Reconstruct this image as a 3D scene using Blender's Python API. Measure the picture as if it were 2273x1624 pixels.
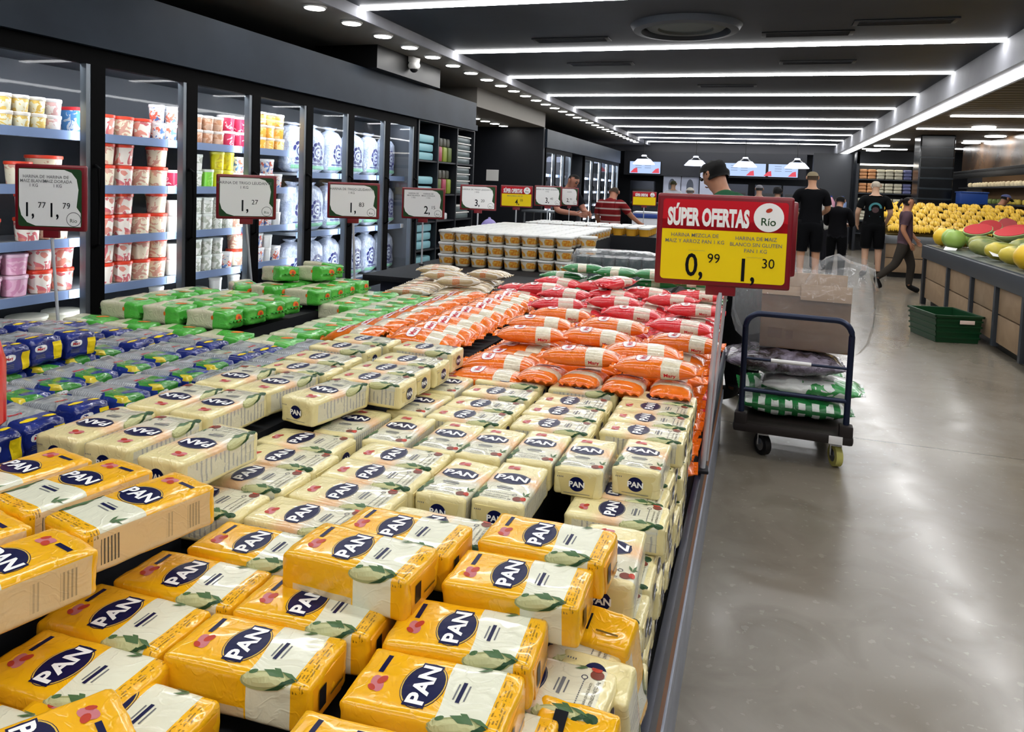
import bpy, bmesh, math, random
from math import sin, cos, pi, radians as RD
from mathutils import Vector, Matrix, noise
from mathutils.bvhtree import BVHTree
for _o in list(bpy.data.objects): bpy.data.objects.remove(_o)
SC = bpy.context.scene; COL = SC.collection
# ---------------------------------------------------------------- camera, world, exposure
FPX, PCX, PCY, IW, IH, EYE = 1650.0, 1136.5, 508.3, 2273, 1624, 1.5
def _cam():
    y, p, r = .31744, .06057, .03697
    f = Vector((-sin(y)*cos(p), cos(y)*cos(p), -sin(p))); rt = Vector((cos(y), sin(y), 0)); up = rt.cross(f)
    r2 = cos(r)*rt+sin(r)*up; u2 = -sin(r)*rt+cos(r)*up
    cd = bpy.data.cameras.new('camera'); cd.sensor_fit = 'HORIZONTAL'; cd.sensor_width = 36
    cd.lens = FPX*36/IW; cd.shift_x = 0; cd.shift_y = (PCY-IH/2)/IW; cd.clip_start = .05; cd.clip_end = 200
    o = bpy.data.objects.new('camera', cd); COL.objects.link(o)
    m = Matrix((r2, u2, -f)).transposed().to_4x4(); m.translation = (0, 0, EYE); o.matrix_world = m
    SC.camera = o
_cam()
W = bpy.data.worlds.new('world'); SC.world = W; W.use_nodes = True
W.node_tree.nodes['Background'].inputs[0].default_value = (.75, .85, 1, 1)
W.node_tree.nodes['Background'].inputs[1].default_value = .12
vs = SC.view_settings; vs.view_transform = 'Standard'; vs.look = 'None'; vs.exposure = 0.0; vs.gamma = 1; vs.use_curve_mapping = False
K_STRIP, K_DOWN, K_FRZ = 23.0, 30.0, 42.0      # lamp strengths (strips, downlights, freezer tubes)
random.seed(7); R = random.uniform
# ---------------------------------------------------------------- helpers
def lin(c):
    if isinstance(c, str):
        c = c.lstrip('#'); c = [int(c[i:i+2], 16)/255 for i in (0, 2, 4)]
    return tuple([(v/12.92 if v <= .04045 else ((v+.055)/1.055)**2.4) for v in c])+(1,)
class G:                                       # small node-graph writer
    def __init__(s, name, rough=.4, spec=.5, metal=0, coat=0):
        s.m = bpy.data.materials.new(name); s.m.use_nodes = True; s.t = s.m.node_tree; s.N = s.t.nodes
        s.b = s.N['Principled BSDF']; s.b.inputs['Roughness'].default_value = rough
        s.b.inputs['Specular IOR Level'].default_value = spec; s.b.inputs['Metallic'].default_value = metal
        s.b.inputs['Coat Weight'].default_value = coat; s.b.inputs['Coat Roughness'].default_value = .08
        s._c = None
    def L(s, a, b): s.t.links.new(a, b)
    def put(s, inp, v):
        if isinstance(v, bpy.types.NodeSocket): s.L(v, inp)
        elif isinstance(v, str): inp.default_value = lin(v)
        else: inp.default_value = v
    @property
    def tc(s):
        if not s._c:
            n = s.N.new('ShaderNodeTexCoord'); x = s.N.new('ShaderNodeSeparateXYZ'); s.L(n.outputs['Object'], x.inputs[0]); s._c = (n.outputs['Object'], x.outputs)
        return s._c
    @property
    def x(s): return s.tc[1][0]
    @property
    def y(s): return s.tc[1][1]
    @property
    def z(s): return s.tc[1][2]
    def f(s, op, a, b=0.0, c=None):
        n = s.N.new('ShaderNodeMath'); n.operation = op; s.put(n.inputs[0], a); s.put(n.inputs[1], b)
        if c is not None: s.put(n.inputs[2], c)
        return n.outputs[0]
    def gt(s, a, b): return s.f('GREATER_THAN', a, b)
    def lt(s, a, b): return s.f('LESS_THAN', a, b)
    def btw(s, a, lo, hi): return s.f('MULTIPLY', s.gt(a, lo), s.lt(a, hi))
    def mul(s, a, b): return s.f('MULTIPLY', a, b)
    def add(s, a, b): return s.f('ADD', a, b)
    def ramp(s, v, lo, hi):
        n = s.N.new('ShaderNodeMapRange'); s.put(n.inputs[0], v); n.inputs[1].default_value = lo; n.inputs[2].default_value = hi; return n.outputs[0]
    def mix(s, f, a, b):
        n = s.N.new('ShaderNodeMix'); n.data_type = 'RGBA'; s.put(n.inputs[0], f); s.put(n.inputs[6], a); s.put(n.inputs[7], b); return n.outputs[2]
    def noise(s, sc, det=3, dist=0, vec=None):
        n = s.N.new('ShaderNodeTexNoise'); n.inputs['Scale'].default_value = sc; n.inputs['Detail'].default_value = det; n.inputs['Distortion'].default_value = dist
        s.L(vec or s.tc[0], n.inputs['Vector']); return n.outputs[0]
    def wave(s, sc, d='X', dist=0, prof='SIN'):
        n = s.N.new('ShaderNodeTexWave'); n.bands_direction = d; n.inputs['Scale'].default_value = sc; n.inputs['Distortion'].default_value = dist; n.wave_profile = prof
        s.L(s.tc[0], n.inputs['Vector']); return n.outputs[1]
    def bump(s, h, st=.3, d=.01):
        n = s.N.new('ShaderNodeBump'); n.inputs['Strength'].default_value = st; n.inputs['Distance'].default_value = d; s.put(n.inputs['Height'], h); s.L(n.outputs[0], s.b.inputs['Normal']); return s
    def col(s, c): s.put(s.b.inputs['Base Color'], c); return s
MATS = {}
def M(name, c='#888888', rough=.5, spec=.5, metal=0, coat=0, bump=None):
    if name in MATS: return MATS[name]
    g = G(name, rough, spec, metal, coat).col(c)
    if bump: g.bump(g.noise(bump[0], 4, .5), bump[1], bump[2])
    MATS[name] = g.m; return g.m
def EM(name, c, k):
    if name in MATS: return MATS[name]
    g = G(name); g.b.inputs['Base Color'].default_value = (0, 0, 0, 1); g.put(g.b.inputs['Emission Color'], c); g.b.inputs['Emission Strength'].default_value = k
    MATS[name] = g.m; return g.m
def SHEER(name, c, fac, rough=.1, fres=1.4, bump=None, gl=1.0):   # clear film / glass: see-through + colour film + reflection
    m = bpy.data.materials.new(name); m.use_nodes = True; t = m.node_tree; N = t.nodes; N.remove(N['Principled BSDF'])
    tr = N.new('ShaderNodeBsdfTransparent'); df = N.new('ShaderNodeBsdfDiffuse'); gl_ = N.new('ShaderNodeBsdfGlossy'); geo = N.new('ShaderNodeNewGeometry'); fb = N.new('ShaderNodeMath'); fb.operation = 'SUBTRACT'; fb.inputs[0].default_value = 1; t.links.new(geo.outputs['Backfacing'], fb.inputs[1]); fm_ = N.new('ShaderNodeMath'); fm_.operation = 'MULTIPLY'; m1 = N.new('ShaderNodeMixShader'); m2 = N.new('ShaderNodeMixShader')
    tl = N.new('ShaderNodeBsdfTranslucent'); m0 = N.new('ShaderNodeMixShader'); m0.inputs[0].default_value = .4
    df.inputs[0].default_value = tl.inputs[0].default_value = lin(c); gl_.inputs[0].default_value = (gl, gl, gl, 1); gl_.inputs['Roughness'].default_value = rough
    fr = N.new('ShaderNodeFresnel'); fr.inputs[0].default_value = fres
    t.links.new(df.outputs[0], m0.inputs[1]); t.links.new(tl.outputs[0], m0.inputs[2])
    m1.inputs[0].default_value = fac; t.links.new(tr.outputs[0], m1.inputs[1]); t.links.new(m0.outputs[0], m1.inputs[2])
    t.links.new(fr.outputs[0], fm_.inputs[0]); t.links.new(fb.outputs[0], fm_.inputs[1]); t.links.new(fm_.outputs[0], m2.inputs[0]); t.links.new(m1.outputs[0], m2.inputs[1]); t.links.new(gl_.outputs[0], m2.inputs[2])
    if bump:
        tc = N.new('ShaderNodeTexCoord'); nz = N.new('ShaderNodeTexNoise'); nz.inputs['Scale'].default_value = bump[0]; nz.inputs['Distortion'].default_value = 1.5
        bp = N.new('ShaderNodeBump'); bp.inputs['Strength'].default_value = bump[1]; bp.inputs['Distance'].default_value = .02
        t.links.new(tc.outputs['Object'], nz.inputs['Vector']); t.links.new(nz.outputs[0], bp.inputs['Height'])
        for s in (df, gl_): t.links.new(bp.outputs[0], s.inputs['Normal'])
        t.links.new(bp.outputs[0], fr.inputs['Normal'])
    t.links.new(m2.outputs[0], N['Material Output'].inputs[0]); MATS[name] = m; return m
def nb(): return bmesh.new()
def _mi(fs, mi):
    for f in fs: f.material_index = mi
def box(bm, lo, hi, mi=0, bev=0, rot=None, seg=2):
    lo = Vector(lo); hi = Vector(hi); c = (lo+hi)/2; s = hi-lo
    m = Matrix.Translation(c) @ (rot or Matrix()) @ Matrix.Diagonal((s.x, s.y, s.z, 1))
    r = bmesh.ops.create_cube(bm, size=1, matrix=m); vs_ = r['verts']; fs = list({f for v in vs_ for f in v.link_faces}); _mi(fs, mi)
    if bev:
        es = list({e for v in vs_ for e in v.link_edges})
        r2 = bmesh.ops.bevel(bm, geom=es, offset=bev, segments=seg, affect='EDGES', profile=.6); _mi(r2['faces'], mi)
    return vs_
def cyl(bm, a, b, r, r2=None, n=12, mi=0, caps=True):
    a = Vector(a); b = Vector(b); d = b-a; q = d.to_track_quat('Z', 'Y').to_matrix().to_4x4(); r2 = r if r2 is None else r2
    res = bmesh.ops.create_cone(bm, cap_ends=caps, segments=n, radius1=r, radius2=r2, depth=d.length, matrix=Matrix.Translation((a+b)/2) @ q)
    _mi({f for v in res['verts'] for f in v.link_faces}, mi); return res['verts']
def sph(bm, c, r, mi=0, u=12, v=8, sc=(1, 1, 1), rot=None):
    res = bmesh.ops.create_uvsphere(bm, u_segments=u, v_segments=v, radius=r, matrix=Matrix.Translation(c) @ (rot or Matrix()) @ Matrix.Diagonal((*sc, 1)))
    _mi({f for w in res['verts'] for f in w.link_faces}, mi); return res['verts']
def tube(bm, pts, r, n=8, mi=0, cl=False):
    pts = [Vector(p) for p in pts]; rings = []; N_ = len(pts)
    for i, p in enumerate(pts):
        a = pts[i-1] if (i or cl) else p; b = pts[(i+1) % N_] if (i < N_-1 or cl) else p
        q = (b-a).to_track_quat('Z', 'Y'); rr = r[i] if isinstance(r, (list, tuple)) else r
        rings.append([bm.verts.new(p+q @ Vector((rr*cos(2*pi*k/n), rr*sin(2*pi*k/n), 0))) for k in range(n)])
    for i in range(N_-(0 if cl else 1)):
        A, B = rings[i], rings[(i+1) % N_]
        for k in range(n): bm.faces.new((A[k], A[(k+1) % n], B[(k+1) % n], B[k])).material_index = mi
    if not cl:
        bm.faces.new(rings[0][::-1]).material_index = mi; bm.faces.new(rings[-1]).material_index = mi
def lathe(bm, prof, n=16, mi=0, c=(0, 0, 0), sq=None, mis=None):       # prof [(r,z)]; sq = superellipse power for squarish plans
    rings = []
    for r, z in prof:
        ring = []
        for k in range(n):
            t = 2*pi*k/n; ct, st = cos(t), sin(t); q = 1
            if sq: q = 1/((abs(ct)**sq+abs(st)**sq)**(1/sq))
            ring.append(bm.verts.new((c[0]+r*q*ct, c[1]+r*q*st, c[2]+z)))
        rings.append(ring)
    for i in range(len(rings)-1):
        for k in range(n):
            A, B = rings[i], rings[i+1]; bm.faces.new((A[k], A[(k+1) % n], B[(k+1) % n], B[k])).material_index = mis[i] if mis else mi
    bm.faces.new(rings[0][::-1]).material_index = mis[0] if mis else mi; bm.faces.new(rings[-1]).material_index = mis[-1] if mis else mi
def loftr(bm, rings, mi=0, caps=True, closed=True):
    RS = [[bm.verts.new(p) for p in r] for r in rings]; n = len(RS[0])
    for A, B in zip(RS, RS[1:]):
        for k in range(n if closed else n-1): bm.faces.new((A[k], A[(k+1) % n], B[(k+1) % n], B[k])).material_index = mi
    if caps: bm.faces.new(RS[0][::-1]).material_index = mi; bm.faces.new(RS[-1]).material_index = mi
def mesh(name, bm, mats, smooth=.7):
    bm.normal_update(); me = bpy.data.meshes.new(name); bm.to_mesh(me); bm.free()
    for m in (mats if isinstance(mats, (list, tuple)) else [mats]): me.materials.append(m)
    if smooth:
        me.shade_smooth(); me.set_sharp_from_angle(angle=smooth)
    return me
def ob(name, me, parent=None, loc=(0, 0, 0), rot=(0, 0, 0), **kw):
    o = bpy.data.objects.new(name, me); COL.objects.link(o); o.location = loc; o.rotation_euler = rot
    if parent: o.parent = parent
    for k, v in kw.items(): o[k] = v
    return o
def mo(name, bm, mats, parent=None, loc=(0, 0, 0), rot=(0, 0, 0), smooth=.7, **kw): return ob(name, mesh(name, bm, mats, smooth), parent, loc, rot, **kw)
def em(name, loc=(0, 0, 0), rz=0, label=None, cat=None, group=None): return tag(ob(name, None, None, loc, (0, 0, rz)), label, cat, group)
def tag(o, label=None, cat=None, group=None):
    if label: o['label'] = label
    if cat: o['category'] = cat
    if group: o['group'] = group
    return o
def dup(o, loc, rot, label=None, group=None, parent=None):
    c = o.copy(); COL.objects.link(c); c.location = loc; c.rotation_euler = rot; c.scale = (1, 1, 1)
    for k in o.children:
        d = k.copy(); COL.objects.link(d); d.parent = c
        for kk in k.children:
            e = kk.copy(); COL.objects.link(e); e.parent = d
    if label: c['label'] = label
    if group: c['group'] = group
    return c
class Proto:                                   # first placement uses the built thing itself, later ones are copies
    all = []
    def __init__(s, o): s.o = o; s.used = False; Proto.all.append(s)
    def put(s, loc, rot=(0, 0, 0), label=None, group=None):
        if not s.used:
            s.used = True; s.o.location = loc; s.o.rotation_euler = rot
            if label: s.o['label'] = label
            if group: s.o['group'] = group
            return s.o
        return dup(s.o, loc, rot, label, group)
ORD = 'first second third fourth fifth sixth seventh eighth ninth tenth eleventh twelfth thirteenth fourteenth fifteenth sixteenth seventeenth eighteenth nineteenth twentieth'.split()
ORD += ['twenty-'+w for w in ORD[:9]]+['thirtieth']+['thirty-'+w for w in ORD[:9]]
def nth(i, n=None, near='first', last='last'): return near if i == 0 else (last if n and i == n-1 else ORD[i])
# ---- lettering and printed patches
_TX = {}
def text(body, bold=0, sx=1.0):                # built-in font as flat triangles, height 1 for capitals, centred
    k = (body, bold, sx)
    if k in _TX: return _TX[k]
    cu = bpy.data.curves.new('lettering', 'FONT'); cu.body = body; cu.offset = bold; cu.resolution_u = 3; cu.align_x = 'LEFT'
    o = bpy.data.objects.new('lettering', cu); COL.objects.link(o); dg = bpy.context.evaluated_depsgraph_get(); e = o.evaluated_get(dg); me = e.to_mesh()
    vs_ = [(v.co.x, v.co.y) for v in me.vertices]; fs = [tuple(p.vertices) for p in me.polygons]; e.to_mesh_clear()
    bpy.data.objects.remove(o); bpy.data.curves.remove(cu)
    if vs_:
        x0 = min(v[0] for v in vs_); x1 = max(v[0] for v in vs_); h = .73
        vs_ = [((x-(x0+x1)/2)/h*sx, (y-h/2)/h) for x, y in vs_]
    _TX[k] = (vs_, fs); return _TX[k]
def poly(pts): return ([tuple(p) for p in pts], [tuple(range(len(pts)))])
def ell(cx, cy, a, b, n=28, t0=0, sq=None):
    o = []
    for k in range(n):
        t = 2*pi*k/n; c, s = cos(t), sin(t); q = 1/((abs(c)**sq+abs(s)**sq)**(1/sq)) if sq else 1
        x, y = a*c*q, b*s*q; o.append((cx+x*cos(t0)-y*sin(t0), cy+x*sin(t0)+y*cos(t0)))
    return poly(o)
def rect(x0, y0, x1, y1): return poly([(x0, y0), (x1, y0), (x1, y1), (x0, y1)])
def ring2(cx, cy, a, b, w, n=28, k0=0, k1=None):
    k1 = n if k1 is None else k1; vs_ = []; fs = []
    for k in range(k0, k1+1):
        t = 2*pi*k/n; vs_ += [(cx+a*cos(t), cy+b*sin(t)), (cx+(a-w)*cos(t), cy+(b-w)*sin(t))]
    for i in range(k1-k0): fs.append((2*i, 2*i+2, 2*i+3, 2*i+1))
    return vs_, fs
def xf(p, c=(0, 0), s=1, rot=0, sx=None):      # place a flat print: scale, turn, move
    sx = s if sx is None else sx; a, b = cos(rot), sin(rot)
    return [(c[0]+x*sx*a-y*s*b, c[1]+x*sx*b+y*s*a) for x, y in p[0]], p[1]
def prn(bm, p, fn, mi, maxe=None):             # add print p to bm; fn maps (x,y)->3-D point
    t = nb(); vv = [t.verts.new((x, y, 0)) for x, y in p[0]]
    for f in p[1]:
        try: t.faces.new([vv[i] for i in f])
        except ValueError: pass
    if maxe:
        bmesh.ops.triangulate(t, faces=t.faces[:])
        for _ in range(4):
            es = [e for e in t.edges if e.calc_length() > maxe]
            if not es: break
            bmesh.ops.subdivide_edges(t, edges=es, cuts=1); bmesh.ops.triangulate(t, faces=[f for f in t.faces if len(f.verts) > 3])
    t.normal_update()
    mp = {v: bm.verts.new(fn(v.co.x, v.co.y)) for v in t.verts}
    for f in t.faces:
        vl = [mp[v] for v in f.verts]
        if f.normal.z < 0: vl.reverse()
        try: bm.faces.new(vl).material_index = mi
        except ValueError: pass
    t.free()
def flat(o, ux, uy, off=(0, 0, 0)):            # mapping onto a flat face
    o = Vector(o); ux = Vector(ux); uy = Vector(uy); off = Vector(off)
    return lambda x, y: o+ux*x+uy*y+off
def hug(bvh, Wd, Hh, off):                     # mapping onto a pack: across the top, folding down the long sides
    def fn(x, t):
        y = t; z = Hh+.02
        if abs(t) > Wd/2: y = math.copysign(Wd/2+.02, t); z = Hh-(abs(t)-Wd/2)
        q = Vector((x, y, z)); d = Vector((0, 0, -1)) if abs(t) <= Wd/2-.008 else (Vector((0, -math.copysign(1, t), -1)).normalized() if abs(t) <= Wd/2 else Vector((0, -math.copysign(1, t), 0)))
        if abs(t) > Wd/2-.008 and abs(t) <= Wd/2: q = Vector((x, t, Hh))-d*.03
        h = bvh.ray_cast(q, d)
        if h[0] is None:
            h = bvh.find_nearest(Vector((x, max(-Wd/2, min(Wd/2, t)), min(z, Hh))))
        return h[0]+h[1]*off
    return fn
# ---------------------------------------------------------------- setting
def struct(name, bm, mats, **k): return mo(name, bm, mats, None, kind='structure', smooth=None, **k)
g = G('polished_concrete', .22, .5)
n1 = g.noise(.55, 5, .6); n2 = g.noise(3.1, 6, .8); n3 = g.noise(26, 3)
c = g.mix(g.ramp(n1, .3, .7), '#6c6457', '#8a8377'); c = g.mix(g.mul(g.ramp(n2, .45, .75), .55), c, '#585042'); c = g.mix(g.mul(g.gt(n3, .66), .25), c, '#a09a8e')
jy = g.f('ABSOLUTE', g.f('SUBTRACT', g.f('FLOORED_MODULO', g.f('SUBTRACT', g.y, 10.0), 5.0), .0)); c = g.mix(g.mul(g.lt(jy, .014), .75), c, '#3f3a32')
g.col(c); g.put(g.b.inputs['Roughness'], g.f('MULTIPLY_ADD', n2, .25, .1)); g.bump(g.noise(5, 5), .08, .01); MATS['floor'] = g.m
bm = nb(); box(bm, (-7, -4, -.1), (6.2, 27, 0)); struct('floor', bm, g.m)
g = G('ceiling_dark', .55, .35); g.col(g.mix(g.ramp(g.noise(1.2, 4), .35, .7), '#1c212b', '#2b303a')); MATS['ceiling_dark'] = g.m
bm = nb(); box(bm, (-3.4, -4, 3.0), (2.1, 24.6, 3.1))
struct('ceiling', bm, g.m)
g = G('plaster_grey', .7, .3); g.col(g.mix(g.ramp(g.noise(2, 4), .3, .7), '#8f9097', '#a3a4aa')); MATS['plaster'] = g.m
M('lower_dark', '#7d7973', .6, .3); M('wall_dark', '#14171f', .5, .4); M('wall_mid', '#4a4a4e', .7); M('black', '#08090b', .4); M('white', '#e8e8e6', .5)
bm = nb(); box(bm, (-7, -4, 2.9), (-3.42, 10.3, 3.1)); box(bm, (-7, 10.3, 2.62), (-4.0, 14.0, 3.1)); box(bm, (-4.0, 10.3, 2.9), (-3.42, 14, 3.1)); box(bm, (-7, 14, 2.9), (-3.42, 24.6, 3.1)); struct('trim_1', bm, MATS['lower_dark'])
bm = nb(); box(bm, (-3.42, -4, 2.9), (-3.4, 24.6, 3.1)); struct('trim_2', bm, MATS['plaster'])
bm = nb(); box(bm, (2.1, -4, 2.72), (2.42, 24.6, 3.1)); struct('trim_3', bm, MATS['plaster'])
g = G('ceiling_slats', .6, .3); wv = g.wave(1.15, 'Y', 0); g.col(g.mix(g.gt(wv, .8), '#6f665c', '#37322d')); g.bump(wv, .4, .02)
bm = nb(); box(bm, (2.42, -4, 2.95), (6.2, 27, 3.05)); struct('trim_4', bm, g.m)
bm = nb(); box(bm, (-7, 25.8, 0), (6.2, 26, 3.1)); struct('wall_back', bm, MATS['wall_dark'])
bm = nb(); box(bm, (-7, -4.1, 0), (6.2, -4, 3.1)); struct('wall_front', bm, MATS['wall_mid'])
bm = nb(); box(bm, (-7.1, -4, 0), (-6, 26, 3.1)); struct('wall_left', bm, MATS['wall_dark'])
bm = nb(); box(bm, (6, -4, 0), (6.2, 26, 3.1)); struct('wall_right', bm, MATS['wall_mid'])
bm = nb(); box(bm, (-6, 14.0, 0), (-4.02, 14.12, 2.62)); struct('wall_alcove', bm, MATS['wall_dark'])
bm = nb(); box(bm, (-3.4, 24.4, 2.72), (2.1, 24.6, 3.0)); box(bm, (-7, 24.4, 2.72), (-3.4, 24.6, 2.9)); struct('trim_5', bm, MATS['wall_mid'])
# soffits over the freezers
g = G('soffit_blue_grey', .45, .16); g.col(g.mix(g.ramp(g.noise(1.5, 3), .3, .7), '#1c2632', '#283340')); MATS['soffit'] = g.m
bm = nb(); box(bm, (-4.85, -1, 2.33), (-3.98, 10.24, 2.66)); box(bm, (-4.85, -1, 2.255), (-3.95, 10.24, 2.335)); struct('trim_6', bm, MATS['soffit'])
bm = nb(); box(bm, (-4.85, 14.12, 2.24), (-3.98, 22.3, 2.6)); struct('trim_7', bm, MATS['soffit'])
bm = nb(); box(bm, (-4.6, 7.0, 2.66), (-3.85, 8.62, 2.9)); struct('trim_8', bm, MATS['black'])
# ceiling strip lamps; the hindmost, out of view behind the camera, are added for lighting
strip = EM('strip_light', (1, 1, 1, 1), K_STRIP)
for i, y in enumerate((-2.1, -.1, 1.9, 3.9, 5.889, 8.038, 10.0, 12.04, 13.9, 15.92, 18.07, 19.97, 21.9, 23.69)):
    bm = nb(); box(bm, (-3.395, y-.05, 2.985), (2.095, y+.05, 3.0)); vis = i-4
    tag(mo('ceiling_strip_light', bm, strip, smooth=None), 'white light strip crossing the dark ceiling, '+(nth(vis, 10, 'nearest one in view', 'farthest')+' from the camera' if vis > 0 else 'nearest one in view' if vis == 0 else ORD[-vis-1]+' unseen one behind the nearest visible strip'), 'ceiling light', 'light strips across the dark ceiling')
bm = nb(); box(bm, (2.2, -3.9, 2.7), (2.34, 24.3, 2.72)); tag(mo('beam_strip_light', bm, EM('beam_light', (1, 1, 1, 1), K_STRIP*.8), smooth=None), 'long white light strip along the underside of the grey ceiling beam', 'ceiling light')
# recessed downlights along the left ceiling edge
def downlight():
    bm = nb(); lathe(bm, [(.085, 0), (.095, .004), (.1, .016)], 20); o = mo('downlight', bm, M('lamp_rim', '#d8d8d6', .4))
    bm = nb(); lathe(bm, [(.082, -.003), (.082, .004)], 20); mo('lamp_lens', bm, EM('down_lens', (1, .98, .95, 1), K_DOWN), o); return tag(o, None, 'downlight')
P_ = Proto(downlight())
ys = [4.8+.585*k for k in range(31)]
for k, y in enumerate(ys): P_.put((-3.55, y, 2.883), (0, 0, 0), 'round recessed downlight on the left ceiling edge, %s along the row' % (nth(k, 31) if k < 20 or k == 30 else 'number %d' % (k+1)), 'downlights along the left ceiling edge')
for k, y in enumerate((12.1, 12.6, 13.1, 13.6)): P_.put((-4.72, y, 2.603), (0, 0, 0), 'round downlight over the dark alcove, '+nth(k, 4, 'leftmost', 'rightmost')+' of four', 'downlights over the alcove')
# round grille and vents on the dark ceiling
bm = nb(); lathe(bm, [(.50, 0), (.47, -.05), (.40, -.06), (.385, -.02), (.385, .0)], 48); o = tag(mo('ceiling_grille', bm, M('grille', '#3a3f47', .5)), 'large round grey air grille on the dark ceiling', 'air grille')
bm = nb(); lathe(bm, [(.36, -.012), (.34, -.03), (.25, -.035), (.24, -.015)], 48); mo('grille_cone', bm, M('grille2', '#4c514f', .5), o); o.location = (-.71, 7.02, 3.0)
for k, (x, y) in enumerate(((-1.9, 7.5), (.35, 7.5), (1.1, 7.1), (-1.9, 9.0), (.55, 9.1), (-.5, 11))):
    bm = nb(); box(bm, (-.4, -.1, -.012), (.4, .1, 0), 0, .004); o = tag(mo('ceiling_vent', bm, M('vent', '#10131a', .5), None, (x, y, 3.0)), 'dark slotted vent panel on the ceiling, '+('left of the round grille', 'right of the round grille', 'farther right of the round grille', 'left side behind the round grille', 'right side behind the round grille', 'farthest beyond the grille')[k], 'vent', 'dark ceiling vents')
    bm = nb()
    for q in range(5): box(bm, (-.36, -.075+q*.035, -.018), (.36, -.065+q*.035, -.012))
    mo('vent_slats', bm, M('vent2', '#1d222b', .5), o)
# right ceiling lamps
rl = EM('right_strip', (1, 1, 1, 1), K_STRIP*.7)
for k, (x0, x1, y) in enumerate(((3.07, 5.9, 14.55), (3.03, 5.9, 17.22), (3.03, 3.45, 20.4), (4.66, 5.95, 20.6), (2.9, 4.1, 24.6), (4.6, 5.5, 23.8), (3.07, 5.9, 9.5), (3.07, 5.9, 5.5))):
    bm = nb(); box(bm, (x0, y-.06, 2.93), (x1, y+.06, 2.95)); tag(mo('ceiling_strip_light', bm, rl, smooth=None), 'white light strip on the right slatted ceiling, '+('nearest in view', 'second in view', 'left of the dark column', 'right of the dark column, nearer', 'farthest, left of the column', 'right of the column, farther', 'first out of view', 'second out of view')[k], 'ceiling light', 'light strips on the right ceiling')
Q_ = None
for k, (x, y) in enumerate(((4.1, 16.7), (4.95, 21.2), (3.2, 23.0), (3.3, 26.0), (4.9, 19))):
    if Q_ is None:
        bm = nb(); lathe(bm, [(.2, 0), (.2, .02)], 24); o = mo('ceiling_disc_light', bm, rl); tag(o, None, 'ceiling light'); Q_ = Proto(o)
    Q_.put((x, min(y, 25.4), 2.928), (0, 0, 0), 'round white lamp on the right slatted ceiling, '+nth(k, 5)+' by distance', 'round lamps on the right ceiling')
# white dome camera by the dark block
bm = nb(); sph(bm, (0, 0, 0), .07, 0, 16, 10, (1, 1, .8)); cyl(bm, (0, 0, .03), (0, 0, .08), .06, .07, 16); o = tag(mo('dome_camera', bm, M('white')), 'small white dome camera on the dark block above the freezers', 'camera', None); o.location = (-3.79, 7.75, 2.80)
bm = nb(); sph(bm, (.0, 0, -.03), .05, 0, 12, 8); mo('lens', bm, M('black'), o)
bm = nb(); box(bm, (-.05, -.05, .04), (.0, .05, .1)); mo('bracket', bm, M('white'), o)
# white paper notice on the alcove wall
bm = nb(); box(bm, (-.13, -.004, -.11), (.13, 0, .11)); tag(mo('paper_notice', bm, M('white'), None, (-5.05, 13.995, 1.66), smooth=None), 'blank white paper notice on the dark alcove wall', 'notice')
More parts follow.
